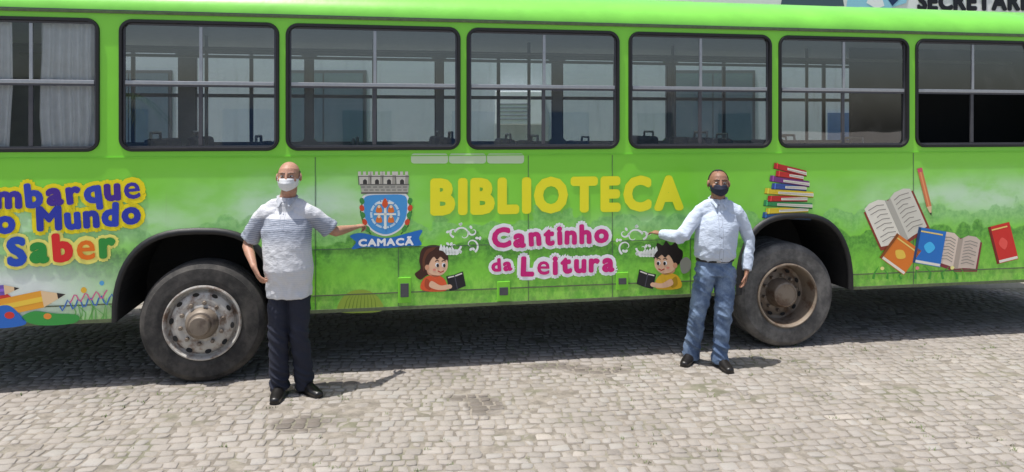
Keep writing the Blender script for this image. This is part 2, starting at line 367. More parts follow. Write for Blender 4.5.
    if kind!='polo':
        mb=MB(); vs=[];fs=[];n=40
        for i in range(n):
            a_=2*math.pi*i/n
            for (r,z) in ((1.0,hz2-.024),(1.03,hz2-.020),(1.03,hz2+.014),(1.0,hz2+.018)): vs.append((wx_+.157*r*math.cos(a_),.002+.121*r*math.sin(a_),z))
        for i in range(n):
            for q in range(3): j=(i+1)%n; fs.append((i*4+q,j*4+q,j*4+q+1,i*4+q+1))
        mb.add(vs,fs,M['leather']); bt=mb.build('belt',T)
        mb=MB(); mb.box((wx_-.020,-.130,hz2-.020),(wx_+.020,-.122,hz2+.014),M['alu'],.003); o=mb.build('buckle',T); o.parent=bt
    return T
M['eyew']=simple('eye_white',(.6,.58,.55),.3); M['iris']=simple('iris_dark',(.02,.012,.008),.2); M['leather']=simple('belt_leather',(.015,.012,.01),.4)
def cloth(name,c,ns=60,var=.12,rough=.85,bs=.3): return simple(name,c,rough,0,var,ns,bs,.002)
def shirtmat(name,polo):
    m,nt,b=newmat(name); o=ocoord(nt); sp=N(nt,'ShaderNodeSeparateXYZ'); L(nt,o,sp.inputs[0]); z=sp.outputs[2]; x=sp.outputs[0]; y=sp.outputs[1]
    front=mth(nt,'LESS_THAN',y,-.03)
    if polo:
        zz=mth(nt,'ADD',z,mth(nt,'MULTIPLY',mth(nt,'ABSOLUTE',x),.12))
        st=mth(nt,'SINE',mth(nt,'MULTIPLY',zz,2*math.pi/.0155)); st=sstep(nt,st,-.2,.5)
        low=mixc(nt,mth(nt,'MULTIPLY',st,.18),(.62,.63,.65),(.46,.48,.53))
        mid=mixc(nt,st,(.38,.41,.47),(.22,.25,.32))
        c=mixc(nt,sstep(nt,zz,1.12,1.27),low,mid)
        c=mixc(nt,sstep(nt,z,1.358,1.362),c,(.58,.59,.62))
        zlo=1.27; dx=.016; cx=-.008
    else:
        c=mixc(nt,nz(nt,o,5,3),(.46,.54,.66),(.58,.64,.73)); zlo=.9; dx=.015; cx=.006
    ax=mth(nt,'ABSOLUTE',mth(nt,'SUBTRACT',x,cx))
    ln=mth(nt,'LESS_THAN',mth(nt,'ABSOLUTE',mth(nt,'SUBTRACT',ax,dx)),.0018)
    ln=mth(nt,'MULTIPLY',mth(nt,'MULTIPLY',ln,front),mth(nt,'GREATER_THAN',z,zlo)); c=mixc(nt,mth(nt,'MULTIPLY',ln,.6),c,(.2,.22,.27))
    zf=mth(nt,'SUBTRACT',mth(nt,'FRACT',mth(nt,'DIVIDE',z,.09)),.5)
    bt=mth(nt,'LESS_THAN',mth(nt,'ADD',mth(nt,'POWER',mth(nt,'DIVIDE',ax,.006),2),mth(nt,'POWER',mth(nt,'DIVIDE',zf,.066),2)),1)
    bt=mth(nt,'MULTIPLY',mth(nt,'MULTIPLY',bt,front),mth(nt,'GREATER_THAN',z,zlo)); c=mixc(nt,bt,c,(.25,.27,.32))
    L(nt,c,b.inputs['Base Color']); b.inputs['Roughness'].default_value=.85; bump(nt,b,nz(nt,vscale(nt,o,(1,1,1.6)),14,5,.6),.7,.018); return m
jeans,nt,b=newmat('jeans_denim'); o=ocoord(nt); c=mixc(nt,sstep(nt,nz(nt,o,7,5,.65),.38,.64),(.035,.07,.145),(.24,.33,.46)); c=mixc(nt,nz(nt,o,120,2),c,(.10,.15,.25)); L(nt,c,b.inputs['Base Color']); b.inputs['Roughness'].default_value=.85; bump(nt,b,nz(nt,o,18,5),.6,.012)
J1=dict(top=1.79,hx=.012,hy=-.02,turn=.10,tilt=.02,nx=-.008,neck=1.515,sL=(.165,0,1.400),sR=(-.182,0,1.400),hip=.88,wx=.012,
 eL=(.325,.10,1.235),wL=(.452,.30,1.245),eR=(-.335,.05,1.150),wR=(-.215,-.13,1.0),
 hL=(.088,0,.86),kL=(.088,-.01,.47),aL=(.115,.05,.09),fL=(.75,-.65,0),hR=(-.066,0,.86),kR=(-.062,-.04,.47),aR=(-.06,-.02,.09),fR=(.12,-1,0),
 hdL=(.42,.88,.06),pnL=(0,0,-1),curlL=[.05,.9,1.1,1.2],thL=1,hdR=(.42,-.10,-.80),pnR=(.75,.55,.2),curlR=[.4,.5,.55,.6],thR=-1,
 mask=cloth('mask_white',(.70,.71,.72)),shirt=shirtmat('polo_fabric',True),collar=cloth('collar_grey',(.42,.44,.48)),pants=cloth('trousers_navy',(.014,.017,.032)),shoe=simple('shoe_black',(.012,.011,.010),.35),
 hem=.765,waist=.90,seed=1.0,hairt=.0020,hairline=lambda c,k:(c.z<.024+k and c.z>-.06 and c.y>-.028+k and (abs(c.x)>.02 or c.z<.02)) )
man(((288-CX)/F*5.70,5.70,0),0,J1,skin('skin_light',(.48,.26,.175)),'bald man in white and grey striped polo and white face mask, pointing at the crest',(simple('hair_grey',(.15,.135,.125),.8,0,.5,120),simple('brow_grey',(.16,.12,.10),.8)),'polo')
J2=dict(top=1.69,hx=.018,hy=-.02,turn=-.08,tilt=.0,nx=.018,neck=1.440,sL=(.182,0,1.335),sR=(-.146,0,1.335),hip=.84,wx=-.01,
 eL=(.295,.03,1.075),wL=(.245,-.06,.83),eR=(-.315,-.08,1.12),wR=(-.45,.12,1.125),
 hL=(.082,0,.83),kL=(.055,-.03,.45),aL=(.04,.01,.09),fL=(.15,-1,0),hR=(-.095,0,.83),kR=(-.145,.03,.45),aR=(-.175,.15,.09),fR=(-.55,-.85,0),
 hdL=(-.20,-.12,-.95),pnL=(-.9,.2,.1),curlL=[.3,.4,.45,.5],thL=-1,hdR=(-.45,.88,.05),pnR=(.1,0,-1),curlR=[.1,.25,.3,.35],thR=-1,
 mask=cloth('mask_navy',(.018,.022,.045)),shirt=shirtmat('shirt_white',False),collar=cloth('collar_white',(.52,.59,.69)),pants=jeans,shoe=simple('shoe_black_leather',(.014,.012,.011),.35),
 hem=.925,waist=.935,seed=5.0,hairt=.0035,hairline=lambda c,k:((c.z>.055+k and c.y>-.035+k+.02*(abs(c.x)>.03)) or (c.z>-.01+k and c.y>-.015) or (c.y>.02 and c.z>-.06)) )
man(((716-CX)/F*6.36,6.36,0),0,J2,skin('skin_brown',(.32,.16,.10)),'dark haired man in pale blue shirt, jeans and black mask, touching the bus',(simple('hair_black',(.02,.018,.016),.8,0,.4,90),simple('brow_black',(.02,.015,.012),.8)),'dress')

# ------------------------------------------------------------ glyphs
GL={}
tmp=[]
for ch in sorted(set('BIBLIOTECACantinhoLeituradaEmbarquenoMundodoSaberCAMACÃSECRETARIA')):
    cu=bpy.data.curves.new('g','FONT'); cu.body=ch; cu.resolution_u=3; ob=bpy.data.objects.new('g',cu); C.objects.link(ob); tmp.append((ch,ob,cu))
bpy.context.view_layer.update(); dg=bpy.context.evaluated_depsgraph_get()
for ch,ob,cu in tmp:
    me=bpy.data.meshes.new_from_object(ob.evaluated_get(dg)); vs=[(v.co.x,v.co.y) for v in me.vertices]; fs=[tuple(p.vertices) for p in me.polygons]
    mn=min(v[0] for v in vs); GL[ch]=([(x-mn,y) for x,y in vs],fs,max(v[0] for v in vs)-mn); bpy.data.meshes.remove(me)
for ch,ob,cu in tmp: bpy.data.objects.remove(ob); bpy.data.curves.remove(cu)
CAP=max(v[1] for v in GL['E'][0])
# ------------------------------------------------------------ BUS frame of reference
PL=Vector((-2.49,5.97,0)); TH=math.atan2(.93,5.06); cT,sT=math.cos(TH),math.sin(TH)
def B(x,y):
    t=(x-CX)/F; u=(PL.y*t-PL.x)/(cT-sT*t); Y=PL.y+sT*u
    return (u,H-(y-HZ)*Y/F)
bus=empty('bus',PL,TH)
prop(bus,'long green mobile library bus with painted mural and yellow lettering, parked on cobbles','bus')
U0,U1=-2.55,8.9; W=2.5; ZS=.52; ZG=2.965
def rrect(x0,z0,x1,z1,r,n=6):
    o=[]
    for cx,cz,a0 in ((x1-r,z1-r,0),(x0+r,z1-r,90),(x0+r,z0+r,180),(x1-r,z0+r,270)):
        for i in range(n+1):
            a=math.radians(a0+90*i/n); o.append((cx+r*math.cos(a),cz+r*math.sin(a)))
    return o
def arch(cx,hw,zt,n=26):
    pts=[]
    for i in range(n+1):
        a=math.pi-math.pi*i/n
        cc,ss=math.cos(a),math.sin(a)
        pts.append((cx+hw*math.copysign(abs(cc)**.72,cc),ZS+(zt-ZS)*abs(ss)**.8))
    return pts
A1=arch(-.045,.60,1.205); A2=arch(5.22,.56,1.215)
wx=[(117,281),(284,462),(465,621),(627,773),(777,910)]
wins=[(B(a,90)[0]+.012,B(b,90)[0]-.012) for a,b in wx]
wins=[(B(-42,90)[0],B(100,90)[0])]+wins+[(B(914,90)[0]+.01,B(914,90)[0]+1.32),(B(914,90)[0]+1.38,8.8)]
ZW0,ZW1=1.862,2.915
def flat(mb,outer,holes,y,mat):
    polys=[[Vector((p[0],p[1],0)) for p in outer]]+[[Vector((p[0],p[1],0)) for p in h] for h in holes]
    tri=tessellate_polygon(polys); allp=[p for q in polys for p in q]
    mb.add([(p.x,y,p.y) for p in allp],tri,mat)
outer=[(U0,ZG),(U0,ZS)]+A1+A2+[(U1,ZS),(U1,ZG)]
holes=[rrect(a+.02,ZW0+.02,b-.02,ZW1-.02,.09) for a,b in wins]
mb=MB(); flat(mb,outer,holes,0,M['body'])
for uu,nm in ((U0,0),(U1,1)):
    n=10; vs=[];fs=[]
    for i in range(n+1):
        y=W*i/n; bul=.18*(1-((y-W/2)/(W/2))**2)*(1 if nm else -1)
        vs+=[(uu+bul,y,.45),(uu+bul*1.1,y,1.5),(uu+bul*.7,y,ZG)]
    for i in range(n):
        a=i*3; fs+=[(a,a+1,a+4,a+3),(a+1,a+2,a+5,a+4)]
    mb.add(vs,fs,M['roof'])
body=mb.build('body',bus)
mb=MB(); flat(mb,[(U0,ZG),(U0,.40),(U1,.40),(U1,ZG)],holes,W,M['roof']); flat(mb,[(U0,ZG),(U0,1.3),(U1,1.3),(U1,ZG)],holes,W-.05,M['lining'])
mb.build('far_side_panel',bus)
mb=MB(); flat(mb,[(U0,ZG),(U0,1.3),(U1,1.3),(U1,ZG)],holes,.045,M['lining']); mb.build('inner_lining',bus)
prof=[(0,ZG),(.0,2.99),(.015,3.05),(.06,3.12),(.14,3.18),(.28,3.24),(.5,3.29),(.85,3.33),(1.25,3.345)]
prof=prof+[(W-y,z) for y,z in prof[-2::-1]]
mb=MB(); vs=[];fs=[]; us=[U0-.1,U0,0,2.5,5,7.5,U1,U1+.1]
for i,u in enumerate(us):
    for y,z in prof:
        if i in(0,len(us)-1): z=ZG+(z-ZG)*.6
        vs.append((u,y,z))
k=len(prof)
for i in range(len(us)-1):
    for q in range(k-1): fs.append((i*k+q,(i+1)*k+q,(i+1)*k+q+1,i*k+q+1))
mb.add(vs,fs,M['roof']); roof=mb.build('roof',bus); smooth_angle(roof,60)
mb=MB(); mb.box((U0,-.018,2.955),(U1,.0,2.972),M['gutter']); mb.box((U0,-.020,2.974),(U1,-.012,2.982),M['aludark'])
mb.build('rain_gutter',bus)
for u in (1.35,3.9,6.5): mb=MB(); mb.box((u,.85,3.30),(u+.7,1.6,3.36),M['roof'],.02); mb.build('roof_hatch',bus)
mb=MB(); mb.box((U0,.05,2.93),(U1,W-.05,2.95),M['ceil']); mb.build('ceiling_panel',bus)
mb=MB(); mb.box((U0,.06,1.24),(U1,W-.06,1.28),M['chassis']); mb.build('floor_panel',bus)
mb=MB()
mb.box((U0,-.006,1.812),(U1,-.0,1.820),M['green'])
mb.box((.60,-.003,1.04),(4.62,0,1.044),M['aludark'])
for px in (315,612,913): 
    u=B(px,200)[0]; mb.box((u,-.003,ZS),(u+.004,0,1.81),M['aludark'])
for px in (398,528,690):
    u=B(px,200)[0]; mb.box((u,-.003,ZS),(u+.004,0,1.81 if px==528 else 1.038),M['aludark'])
mb.build('panel_seam',bus)
mb=MB()
for a,b in ((U0,-.66),(.57,4.64),(5.8,U1)):
    mb.box((a,-.007,ZS-.004),(b,.004,ZS+.024),M['gutter'])
    mb.box((a,-.003,.655),(b,.0,.665),M['gutter'])
mb.build('skirt_moulding',bus)
for a,b,c,d in ((398,277,411,303),(497,281,510,301),(616,272,628,290)):
    (u0,z0),(u1,z1)=B(a,d),B(c,b); mb=MB(); mb.box((u0,-.010,z0),(u1,0,z1),M['green'],.004)
    mb.box((u0+.02,-.016,z0+.05),(u1-.02,-.010,z1-.05),M['aludark'],.002); mb.build('hatch_latch',bus)
for k,(A,cx) in enumerate(((A1,-.045),(A2,5.22))):
    mb=MB(); n=len(A); vs=[];fs=[]
    cz=ZS+.1
    for (x,z) in A:
        d=Vector((x-cx,z-cz)).normalized()
        vs+=[(x-d.x*.004,.03,z-d.y*.004),(x-d.x*.008,-.03,z-d.y*.008),(x+d.x*.030,-.026,z+d.y*.030),(x+d.x*.042,-.001,z+d.y*.042)]
    for i in range(n-1):
        for q in range(3): fs.append((i*4+q,(i+1)*4+q,(i+1)*4+q+1,i*4+q+1))
    mb.add(vs,fs,M['rubber']); o=mb.build('wheel_arch_trim',bus,True)
    mb=MB(); vs=[];fs=[]
    for (x,z) in A: vs+=[(x,.0,z),(x,.75,z)]
    for i in range(n-1): fs.append((i*2,i*2+2,i*2+3,i*2+1))
    mb.add(vs,fs,M['dark']); mb.add([(x,.75,z) for x,z in A],[tuple(range(n))],M['dark']); mb.build('wheel_well',bus)
for wi,(a,b) in enumerate(wins):
    root=empty('window',(0,0,0)); root.parent=bus
    mb=MB()
    o1=rrect(a,ZW0,b,ZW1,.10,8); i1=rrect(a+.032,ZW0+.032,b-.032,ZW1-.032,.07,8)
    n=len(o1); vs=[(x,-.001,z) for x,z in o1]+[(x,-.016,z) for x,z in rrect(a+.006,ZW0+.006,b-.006,ZW1-.006,.095,8)]+[(x,-.016,z) for x,z in rrect(a+.026,ZW0+.026,b-.026,ZW1-.026,.075,8)]+[(x,.03,z) for x,z in i1]
    fs=[]
    for q in range(3):
        for i in range(n): j=(i+1)%n; fs.append((q*n+i,q*n+j,(q+1)*n+j,(q+1)*n+i))
    mb.add(vs,fs,M['rubber']); o=mb.build('frame',root); smooth_angle(o,50)
    x0,x1,z0,z1=a+.03,b-.03,ZW0+.03,ZW1-.03; xm=(x0+x1)/2; zm=2.415
    mb=MB(); t=.014; alu=M['alu']
    for (p,q) in (((x0,.012,z0),(x0+t,.03,z1)),((x1-t,.012,z0),(x1,.03,z1)),((x0+t,.012,z0),(x1-t,.03,z0+t)),((x0+t,.012,z1-t),(x1-t,.03,z1))):
        mb.box(p,q,M['aludark'])
    mb.box((x0+t,.004,zm-.018),(x1-t,.034,zm+.012),alu,.003)
    mb.box((x0+t,.008,zm-.034),(x1-t,.016,zm-.0185),M['aludark'])
    mb.box((xm-.013,.010,zm+.014),(xm+.013,.028,z1-t-.002),alu,.003)
    mb.box((xm-.02 ,.017,z0+t+.002),(xm+.012,.036,zm-.020),M['aludark'],.003)
    mb.build('sliding_rail',root)
    mb=MB()
    y=.020; gm_=M['clearglass'] if wi==0 else M['glass']
    if wi!=6:
        mb.add([(x0+.004,y,z0+.004),(xm,y,z0+.004),(xm,y,zm-.020),(x0+.004,y,zm-.020)],[(0,1,2,3)],gm_)
        mb.add([(xm+.001,y+.008,z0+.004),(x1-.004,y+.008,z0+.004),(x1-.004,y+.008,zm-.020),(xm+.001,y+.008,zm-.020)],[(0,1,2,3)],gm_)
    mb.add([(x0+.004,y,zm+.013),(x1-.004,y,zm+.013),(x1-.004,y,z1-.004),(x0+.004,y,z1-.004)],[(0,1,2,3)],gm_)
    mb.build('pane',root)
    root=empty('far_window',(0,0,0)); root.parent=bus
    mb=MB()
    for (p,q) in (((x0-.03,W-.045,z0-.03),(x0,W-.0,z1+.03)),((x1,W-.045,z0-.03),(x1+.03,W,z1+.03)),((x0,W-.045,z0-.03),(x1,W,z0)),((x0,W-.045,z1),(x1,W,z1+.03)),
                  ((x0,W-.035,zm-.02),(x1,W-.005,zm+.02)),((xm-.02,W-.034,z0),(xm+.02,W-.006,zm-.02)),((xm-.02,W-.034,zm+.02),(xm+.02,W-.006,z1))):
        mb.box(p,q,M['aludark'])
    mb.build('frame',root)
    mb=MB(); mb.add([(x0,W-.02,z0),(x1,W-.02,z0),(x1,W-.02,z1),(x0,W-.02,z1)],[(0,1,2,3)],M['farglass']); mb.build('pane',root)
def curtain(ua,ub,za,zb,y,amp=.025,wl=.07):
    mb=MB(); n=int((ub-ua)/.008); vs=[];fs=[]
    for i in range(n+1):
        u=ua+(ub-ua)*i/n
        for j in range(5):
            z=zb+(za-zb)*j/4; k=amp*(.5+.5*j/4)
            vs.append((u+.02*math.sin(j*1.3+u*9)*j/4,y+k*math.sin(2*math.pi*u/wl+j*.3+math.sin(u*7))+.01*math.sin(u*23),z))
    for i in range(n):
        for j in range(4): fs.append((i*5+j,(i+1)*5+j,(i+1)*5+j+1,i*5+j+1))
    mb.add(vs,fs,M['curtain']); mb.build('curtain',bus,True)
curtain(B(36,90)[0],B(97,90)[0],1.88,2.89,.085,.025)
curtain(B(-40,90)[0],B(8,90)[0],1.88,2.89,.085,.022)
mb=MB(); mb.box((wins[6][0]-.05,.9,1.3),(U1-.05,.94,2.92),M['dark']); mb.build('interior_shade_sheet',bus)  # added dark sheet standing in for the shaded interior behind the open pane
def seatmesh():
    mb=MB()
    mb.box((-.20,.0,1.43),(.24,.9,1.53),M['seat'],.03)
    mb.box((.20,.0,1.48),(.30,.43,1.98),M['seat'],.04); mb.box((.20,.46,1.48),(.30,.9,1.98),M['seat'],.04)
    mb.tube([(.25,.06,1.93),(.25,.08,2.03),(.25,.34,2.03),(.25,.37,1.93)],.012,M['rail'])
    mb.box((-.1,.05,1.28),(.15,.09,1.43),M['aludark']); mb.box((-.1,.8,1.28),(.15,.84,1.43),M['aludark'])
    return mb
s0=seatmesh().build('seat',bus); first=True
for i in range(9):
    for row in (0,1):
        if first: o=s0; first=False
        else: o=s0.copy(); C.objects.link(o); o.parent=bus
        o.location=(-.7+i*.82+.05*math.sin(i*3),.12 if row==0 else W-1.0,-.03*(i%3)-.02)
for i in range(6):
    mb=MB(); u=-.2+i*1.55; mb.tube([(u,1.05,1.28),(u,1.05,2.92)],.017,M['rail']); mb.build('grab_pole',bus,True)
for y in (.85,1.65):
    mb=MB(); mb.tube([(U0+.5,y,2.78),(U1-.5,y,2.78)],.016,M['rail']); mb.build('ceiling_handrail',bus,True)
mb=MB()
for y in (.75,1.65): mb.box((U0+.2,y,.62),(U1-.2,y+.09,.85),M['chassis'])
for u in (-1.2,1.2,2.6,4.0,6.6,8.0): mb.box((u,.3,.72),(u+.1,2.2,.80),M['chassis'])
mb.build('chassis_frame',bus)
mb=MB(); mb.box((2.0,.5,.38),(3.1,1.1,.72),M['chassis'],.05); mb.build('fuel_tank',bus)
mb=MB(); mb.box((6.6,.7,.36),(8.2,1.9,.70),M['chassis'],.05); mb.build('engine_cover',bus)
def wheel(uc,kind,yy,flip=False,ty='tyre'):
    R=.487
    root=empty('wheel',(uc,yy,R)); root.parent=bus
    sg=-1 if flip else 1
    def lt(prof): return [(r,y*sg) for r,y in prof]
    mb=MB()
    tp=[(.285,.03),(.30,.008),(.33,.0),(.345,-.004),(.36,.0),(.40,-.004),(.435,.0),(.44,.006),(.462,.016),(.480,.036),(R,.06),(R,.095),(R-.010,.098),(R-.010,.108),(R,.111),(R,.150),(R-.010,.153),(R-.010,.163),(R,.166),(R,.21),(.475,.245),(.40,.27),(.30,.26),(.285,.24)]
    mb.lathe(lt(tp),(0,0,0),M[ty],72)
    if kind=='rear': mb.lathe([(r,y+.31) for r,y in tp],(0,0,0),M[ty],48)
    for i,v in enumerate(mb.v):
        if v[2]<-R+.010: mb.v[i]=(v[0],v[1],-R+.004)
    o=mb.build('tyre',root); smooth_angle(o,40)
    mb=MB()
    if kind=='front':
        rp=[(.302,.012),(.300,-.012),(.290,-.016),(.282,-.008),(.270,.035),(.255,.045),(.240,.012),(.215,-.004),(.185,-.010),(.150,-.004),(.135,-.012),(.128,-.012)]
        mb.lathe(lt(rp),(0,0,0),M['rim_front'],60); o=mb.build('rim',root); smooth_angle(o,30)
        mb=MB(); mb.lathe(lt([(.128,-.012),(.115,-.06),(.10,-.075),(.085,-.078),(.08,-.115),(.07,-.125),(.0,-.128)]),(0,0,0),M['hubdark'],36); o=mb.build('hub',root); smooth_angle(o,30)
        nr,ny,hr=.165,-.006,.232; hy=-.001
    else:
        rp=[(.302,.012),(.300,-.010),(.290,-.014),(.280,-.004),(.268,.05),(.262,.13),(.250,.17),(.225,.175),(.190,.160),(.165,.150),(.14,.150)]
        mb.lathe(lt(rp),(0,0,0),M['rim_rear'],60); o=mb.build('rim',root); smooth_angle(o,30)
        mb=MB(); mb.lathe(lt([(.14,.150),(.125,.06),(.115,.03),(.10,.022),(.095,.03),(.0,.028)]),(0,0,0),M['rim_rear'],36); o=mb.build('hub',root); smooth_angle(o,30)
        nr,ny,hr=.165,.148,.215; hy=.166
    if flip: return
    for i in range(10):
        a=i*2*math.pi/10+.2; mb=MB()
        mb.lathe(lt([(.0,-.034),(.013,-.034),(.016,-.026),(.017,.004)]),(nr*math.cos(a),ny,nr*math.sin(a)),M['hubdark'],6); mb.build('lug_nut',root)
        a=(i+.5)*2*math.pi/10+.2; ca,sa=math.cos(a),math.sin(a); vs=[]; mb=MB()
        for j in range(12):
            b=j*2*math.pi/12; du=.017*math.cos(b); dv=.026*math.sin(b)
            r=hr+du; vs.append((r*ca-dv*sa,(hy-.008)-.001-.35*du*(0 if kind=='rear' else 1),r*sa+dv*ca))
        mb.add(vs,[tuple(range(12))],M['dark']); mb.build('hand_hole',root)
wheel(0,'front',-.035); wheel(5.145,'rear',.0,ty='tyre2')
wheel(0,'front',W+.03,True); wheel(5.145,'front',W-.0,True)
for u in (0,5.145): mb=MB(); mb.tube([(u,.3,.5),(u,W-.3,.5)],.07,M['chassis']); mb.build('axle',bus)

# ------------------------------------------------------------ ARTWORK on the bus side
WH=(246,250,244)
class Art:
    def __init__(s): s.mb=MB()
    def poly(s,pts,col,h=1,px=True):
        P=[B(*p) for p in pts] if px else pts
        q=[Vector((p[0],p[1],0)) for p in P]
        s.mb.add([(p.x,-(.002+.0006*h),p.y) for p in q],tessellate_polygon([q]),paint(col))
    def smooth(s,pts,col,h=1,n=5):
        k=len(pts);o=[]
        for i in range(k):
            p0,p1,p2,p3=[Vector(pts[(i+d)%k]) for d in(-1,0,1,2)]
            for j in range(n):
                t=j/n; o.append(.5*((2*p1)+(p2-p0)*t+(2*p0-5*p1+4*p2-p3)*t*t+(3*p1-p0-3*p2+p3)*t**3))
        s.poly([tuple(p) for p in o],col,h)
    def ell(s,cx,cy,rx,ry,col,h=1,rot=0,n=20):
        r=math.radians(rot); s.poly([(cx+rx*math.cos(a)*math.cos(r)-ry*math.sin(a)*math.sin(r),cy+rx*math.cos(a)*math.sin(r)+ry*math.sin(a)*math.cos(r)) for a in [2*math.pi*i/n for i in range(n)]],col,h)
    def stroke(s,pts,w,col,h=1,taper=False):
        P=[Vector(p) for p in pts]; Lf=[];Rt=[]
        for i,p in enumerate(P):
            d=(P[min(i+1,len(P)-1)]-P[max(i-1,0)]).normalized(); n=Vector((-d.y,d.x)); ww=w/2*(1-(i/(len(P)-1))*.85 if taper else 1)
            Lf.append(p+n*ww);Rt.append(p-n*ww)
        vs=[];fs=[]
        for a,b in zip(Lf,Rt): vs+=[B(*a),B(*b)]
        for i in range(len(P)-1): fs.append((i*2,i*2+1,i*2+3,i*2+2))
        s.mb.add([(v[0],-(.002+.0006*h),v[1]) for v in vs],fs,paint(col))
    def build(s,name,label=None):
        o=s.mb.build(name,bus)
        if label:o['label']=label
        return o
def word(mb,text,u0,u1,z0,Hh,layers,wob=0,gap=.12,slope=0,put=None,seed=1,spacew=.35,drop=0):
    rnd=random.Random(seed); sy=Hh/CAP
    nat=sum((GL[c][2] if c!=' ' else spacew) for c in text)*sy+gap*sy*(len(text)-1); kx=(u1-u0)/nat
    put=put or (lambda x,h,z:(x,-h,z))
    x=u0; place=[]
    for c in text:
        w=(GL[c][2] if c!=' ' else spacew)*sy*kx
        if c!=' ': place.append((c,x,z0+slope*(x-u0)+rnd.uniform(-1,1)*drop,math.atan(slope)+math.radians(rnd.uniform(-wob,wob)),w))
        x+=w+gap*sy*kx
    for li,(r0,col,h0) in enumerate(layers):
        k=0
        for ci,(c,xx,zz,ang,w) in enumerate(place):
            vs,fs,_=GL[c]; mat=paint(col[ci%len(col)]) if isinstance(col,list) else paint(col)
            r=r0*.30 if (li==1 and c=='e') else r0
            ex=1.08 if c=='e' else 1.0
            offs=[(0,0)]
            if r>0:
                offs+=[(r*math.cos(a),r*math.sin(a)) for a in [2*math.pi*i/12 for i in range(12)]]
                if r>.016: offs+=[(r*.5*math.cos(a),r*.5*math.sin(a)) for a in [2*math.pi*i/7 for i in range(7)]]
            for dx,dz in offs:
                ca,sa=math.cos(ang),math.sin(ang); o=[]
                for gx,gy in vs:
                    px=(gx*sy*kx-w/2)*ex; pz=gy*sy*ex-Hh/2
                    o.append(put(xx+w/2+px*ca-pz*sa+dx, h0+k*1.3e-5, zz+Hh/2+px*sa+pz*ca+dz))
                mb.add(o,fs,mat); k+=1
mb=MB(); word(mb,'BIBLIOTECA',B(433,200)[0],B(681,200)[0],1.327,.270,[(.024,(250,240,40),.004)],gap=.20)
mb.build('wordmark',bus)['label']='large yellow BIBLIOTECA lettering'
PK=(216,24,124)
mb=MB()
for t,x0,x1,y0,hh,sd in (('Cantinho',493,607,247,.152,2),('Leitura',522,613,275,.152,4),('da',492,511,271,.10,5)):
    ua,z=B(x0,y0);ub,_=B(x1,y0)
    word(mb,t,ua,ub,z,hh,[(.044 if t!='da' else .034,(252,253,252),.0034+sd*.0001),(.012 if t!='da' else .008,PK,.0088)],wob=4,gap=.19,seed=sd,slope=.02,drop=.004)
mb.build('slogan_lettering',bus)['label']='pink Cantinho da Leitura lettering with white outline'
mb=MB(); YO=(252,228,20)
for t,x0,x1,y0,hh,cols,sd in (('Embarque',-24,139,209,.168,[(72,40,150),(60,50,165),(50,70,185)],6),('no Mundo',-22,139,234,.168,[(40,55,170),(40,65,185)],7)):
    ua,z=B(x0,y0);ub,_=B(x1,y0)
    word(mb,t,ua,ub,z,hh,[(.047,YO,.003+.0001*sd),(.014,cols,.0095)],wob=5,gap=.18,seed=sd,slope=.06,drop=.007)
ua,z=B(-64,269);ub,_=B(114,262)
word(mb,'do Saber',ua,ub,z,.195,[(.042,(252,240,120),.0042),(.017,[(60,60,170),(60,60,170),(30,80,190),(40,150,60),(228,40,40),(244,120,20),(50,150,60),(228,30,50)],.0095)],wob=5,gap=.19,seed=9,slope=.05,drop=.006)
mb.build('side_lettering',bus)['label']='blue and multicoloured lettering with yellow outline near the front'
a=Art()
GY=(190,186,172); DG=(106,104,98)
a.poly([(362,193),(360,184),(409,184),(408,193)],GY,1)
for x in (359,371,383,396): 
    a.poly([(x,185),(x-1,175),(x+13,175),(x+12,185)],(214,209,194),2)
    a.poly([(x+9,185),(x+9.5,175),(x+13,175),(x+12,185)],(168,163,150),3)
    for q in range(3): a.poly([(x-1+q*5,175.2),(x-1+q*5,171.5),(x+2+q*5,171.5),(x+2+q*5,175.2)],(214,209,194),2)
    a.poly([(x+4,185),(x+4,180.5),(x+6,179),(x+8,180.5),(x+8,185)],(60,58,56),4)
    a.stroke([(x-1,176.4),(x+13,176.4)],.9,DG,4); a.stroke([(x-.5,176),(x,185)],.9,DG,4)
for q in range(8): a.stroke([(361+q*6,187),(365+q*6,187)],.8,DG,3); a.stroke([(364+q*5.6,190),(368+q*5.6,190)],.8,DG,3)
a.stroke([(361,193),(408,193)],1.6,DG,3); a.stroke([(360,184.5),(409,184.5)],1,DG,5)
sh=[(364,195),(385,193),(406,194),(409,205),(407,219),(400,230),(386,236),(372,231),(364,220),(362,206)]
a.smooth(sh,(245,245,240),1); a.smooth([(386+(x-386)*.92,214+(y-214)*.92) for x,y in sh],(74,158,222),2)
a.ell(385,214,15,14.5,(206,232,246),3); a.ell(385,214,12.8,12.3,(84,166,224),4)
for (px,py) in ((379,209),(391,209),(379,219),(391,219)):
    a.smooth([(px-3,py+3),(px-1.5,py-3),(px+1.5,py-3),(px+3,py+3)],(236,126,44),6); a.ell(px,py-2.5,1.5,1.6,(250,226,190),7)
a.poly([(384,199),(386.5,199),(386.5,229),(384,229)],(246,246,236),6); a.poly([(374,213.2),(396,213.2),(396,215),(374,215)],(246,246,236),6); a.poly([(377,202),(393,202),(393,204),(377,204)],(245,240,230),6)
a.smooth([(385,198),(388,204),(385,208),(382,204)],(228,90,40),8)
for q in range(12):
    an=q*math.pi/6+.2; a.stroke([(385+12.8*math.cos(an),214+12.3*math.sin(an)),(385+15*math.cos(an),214+14.5*math.sin(an))],.9,(60,130,200),5)
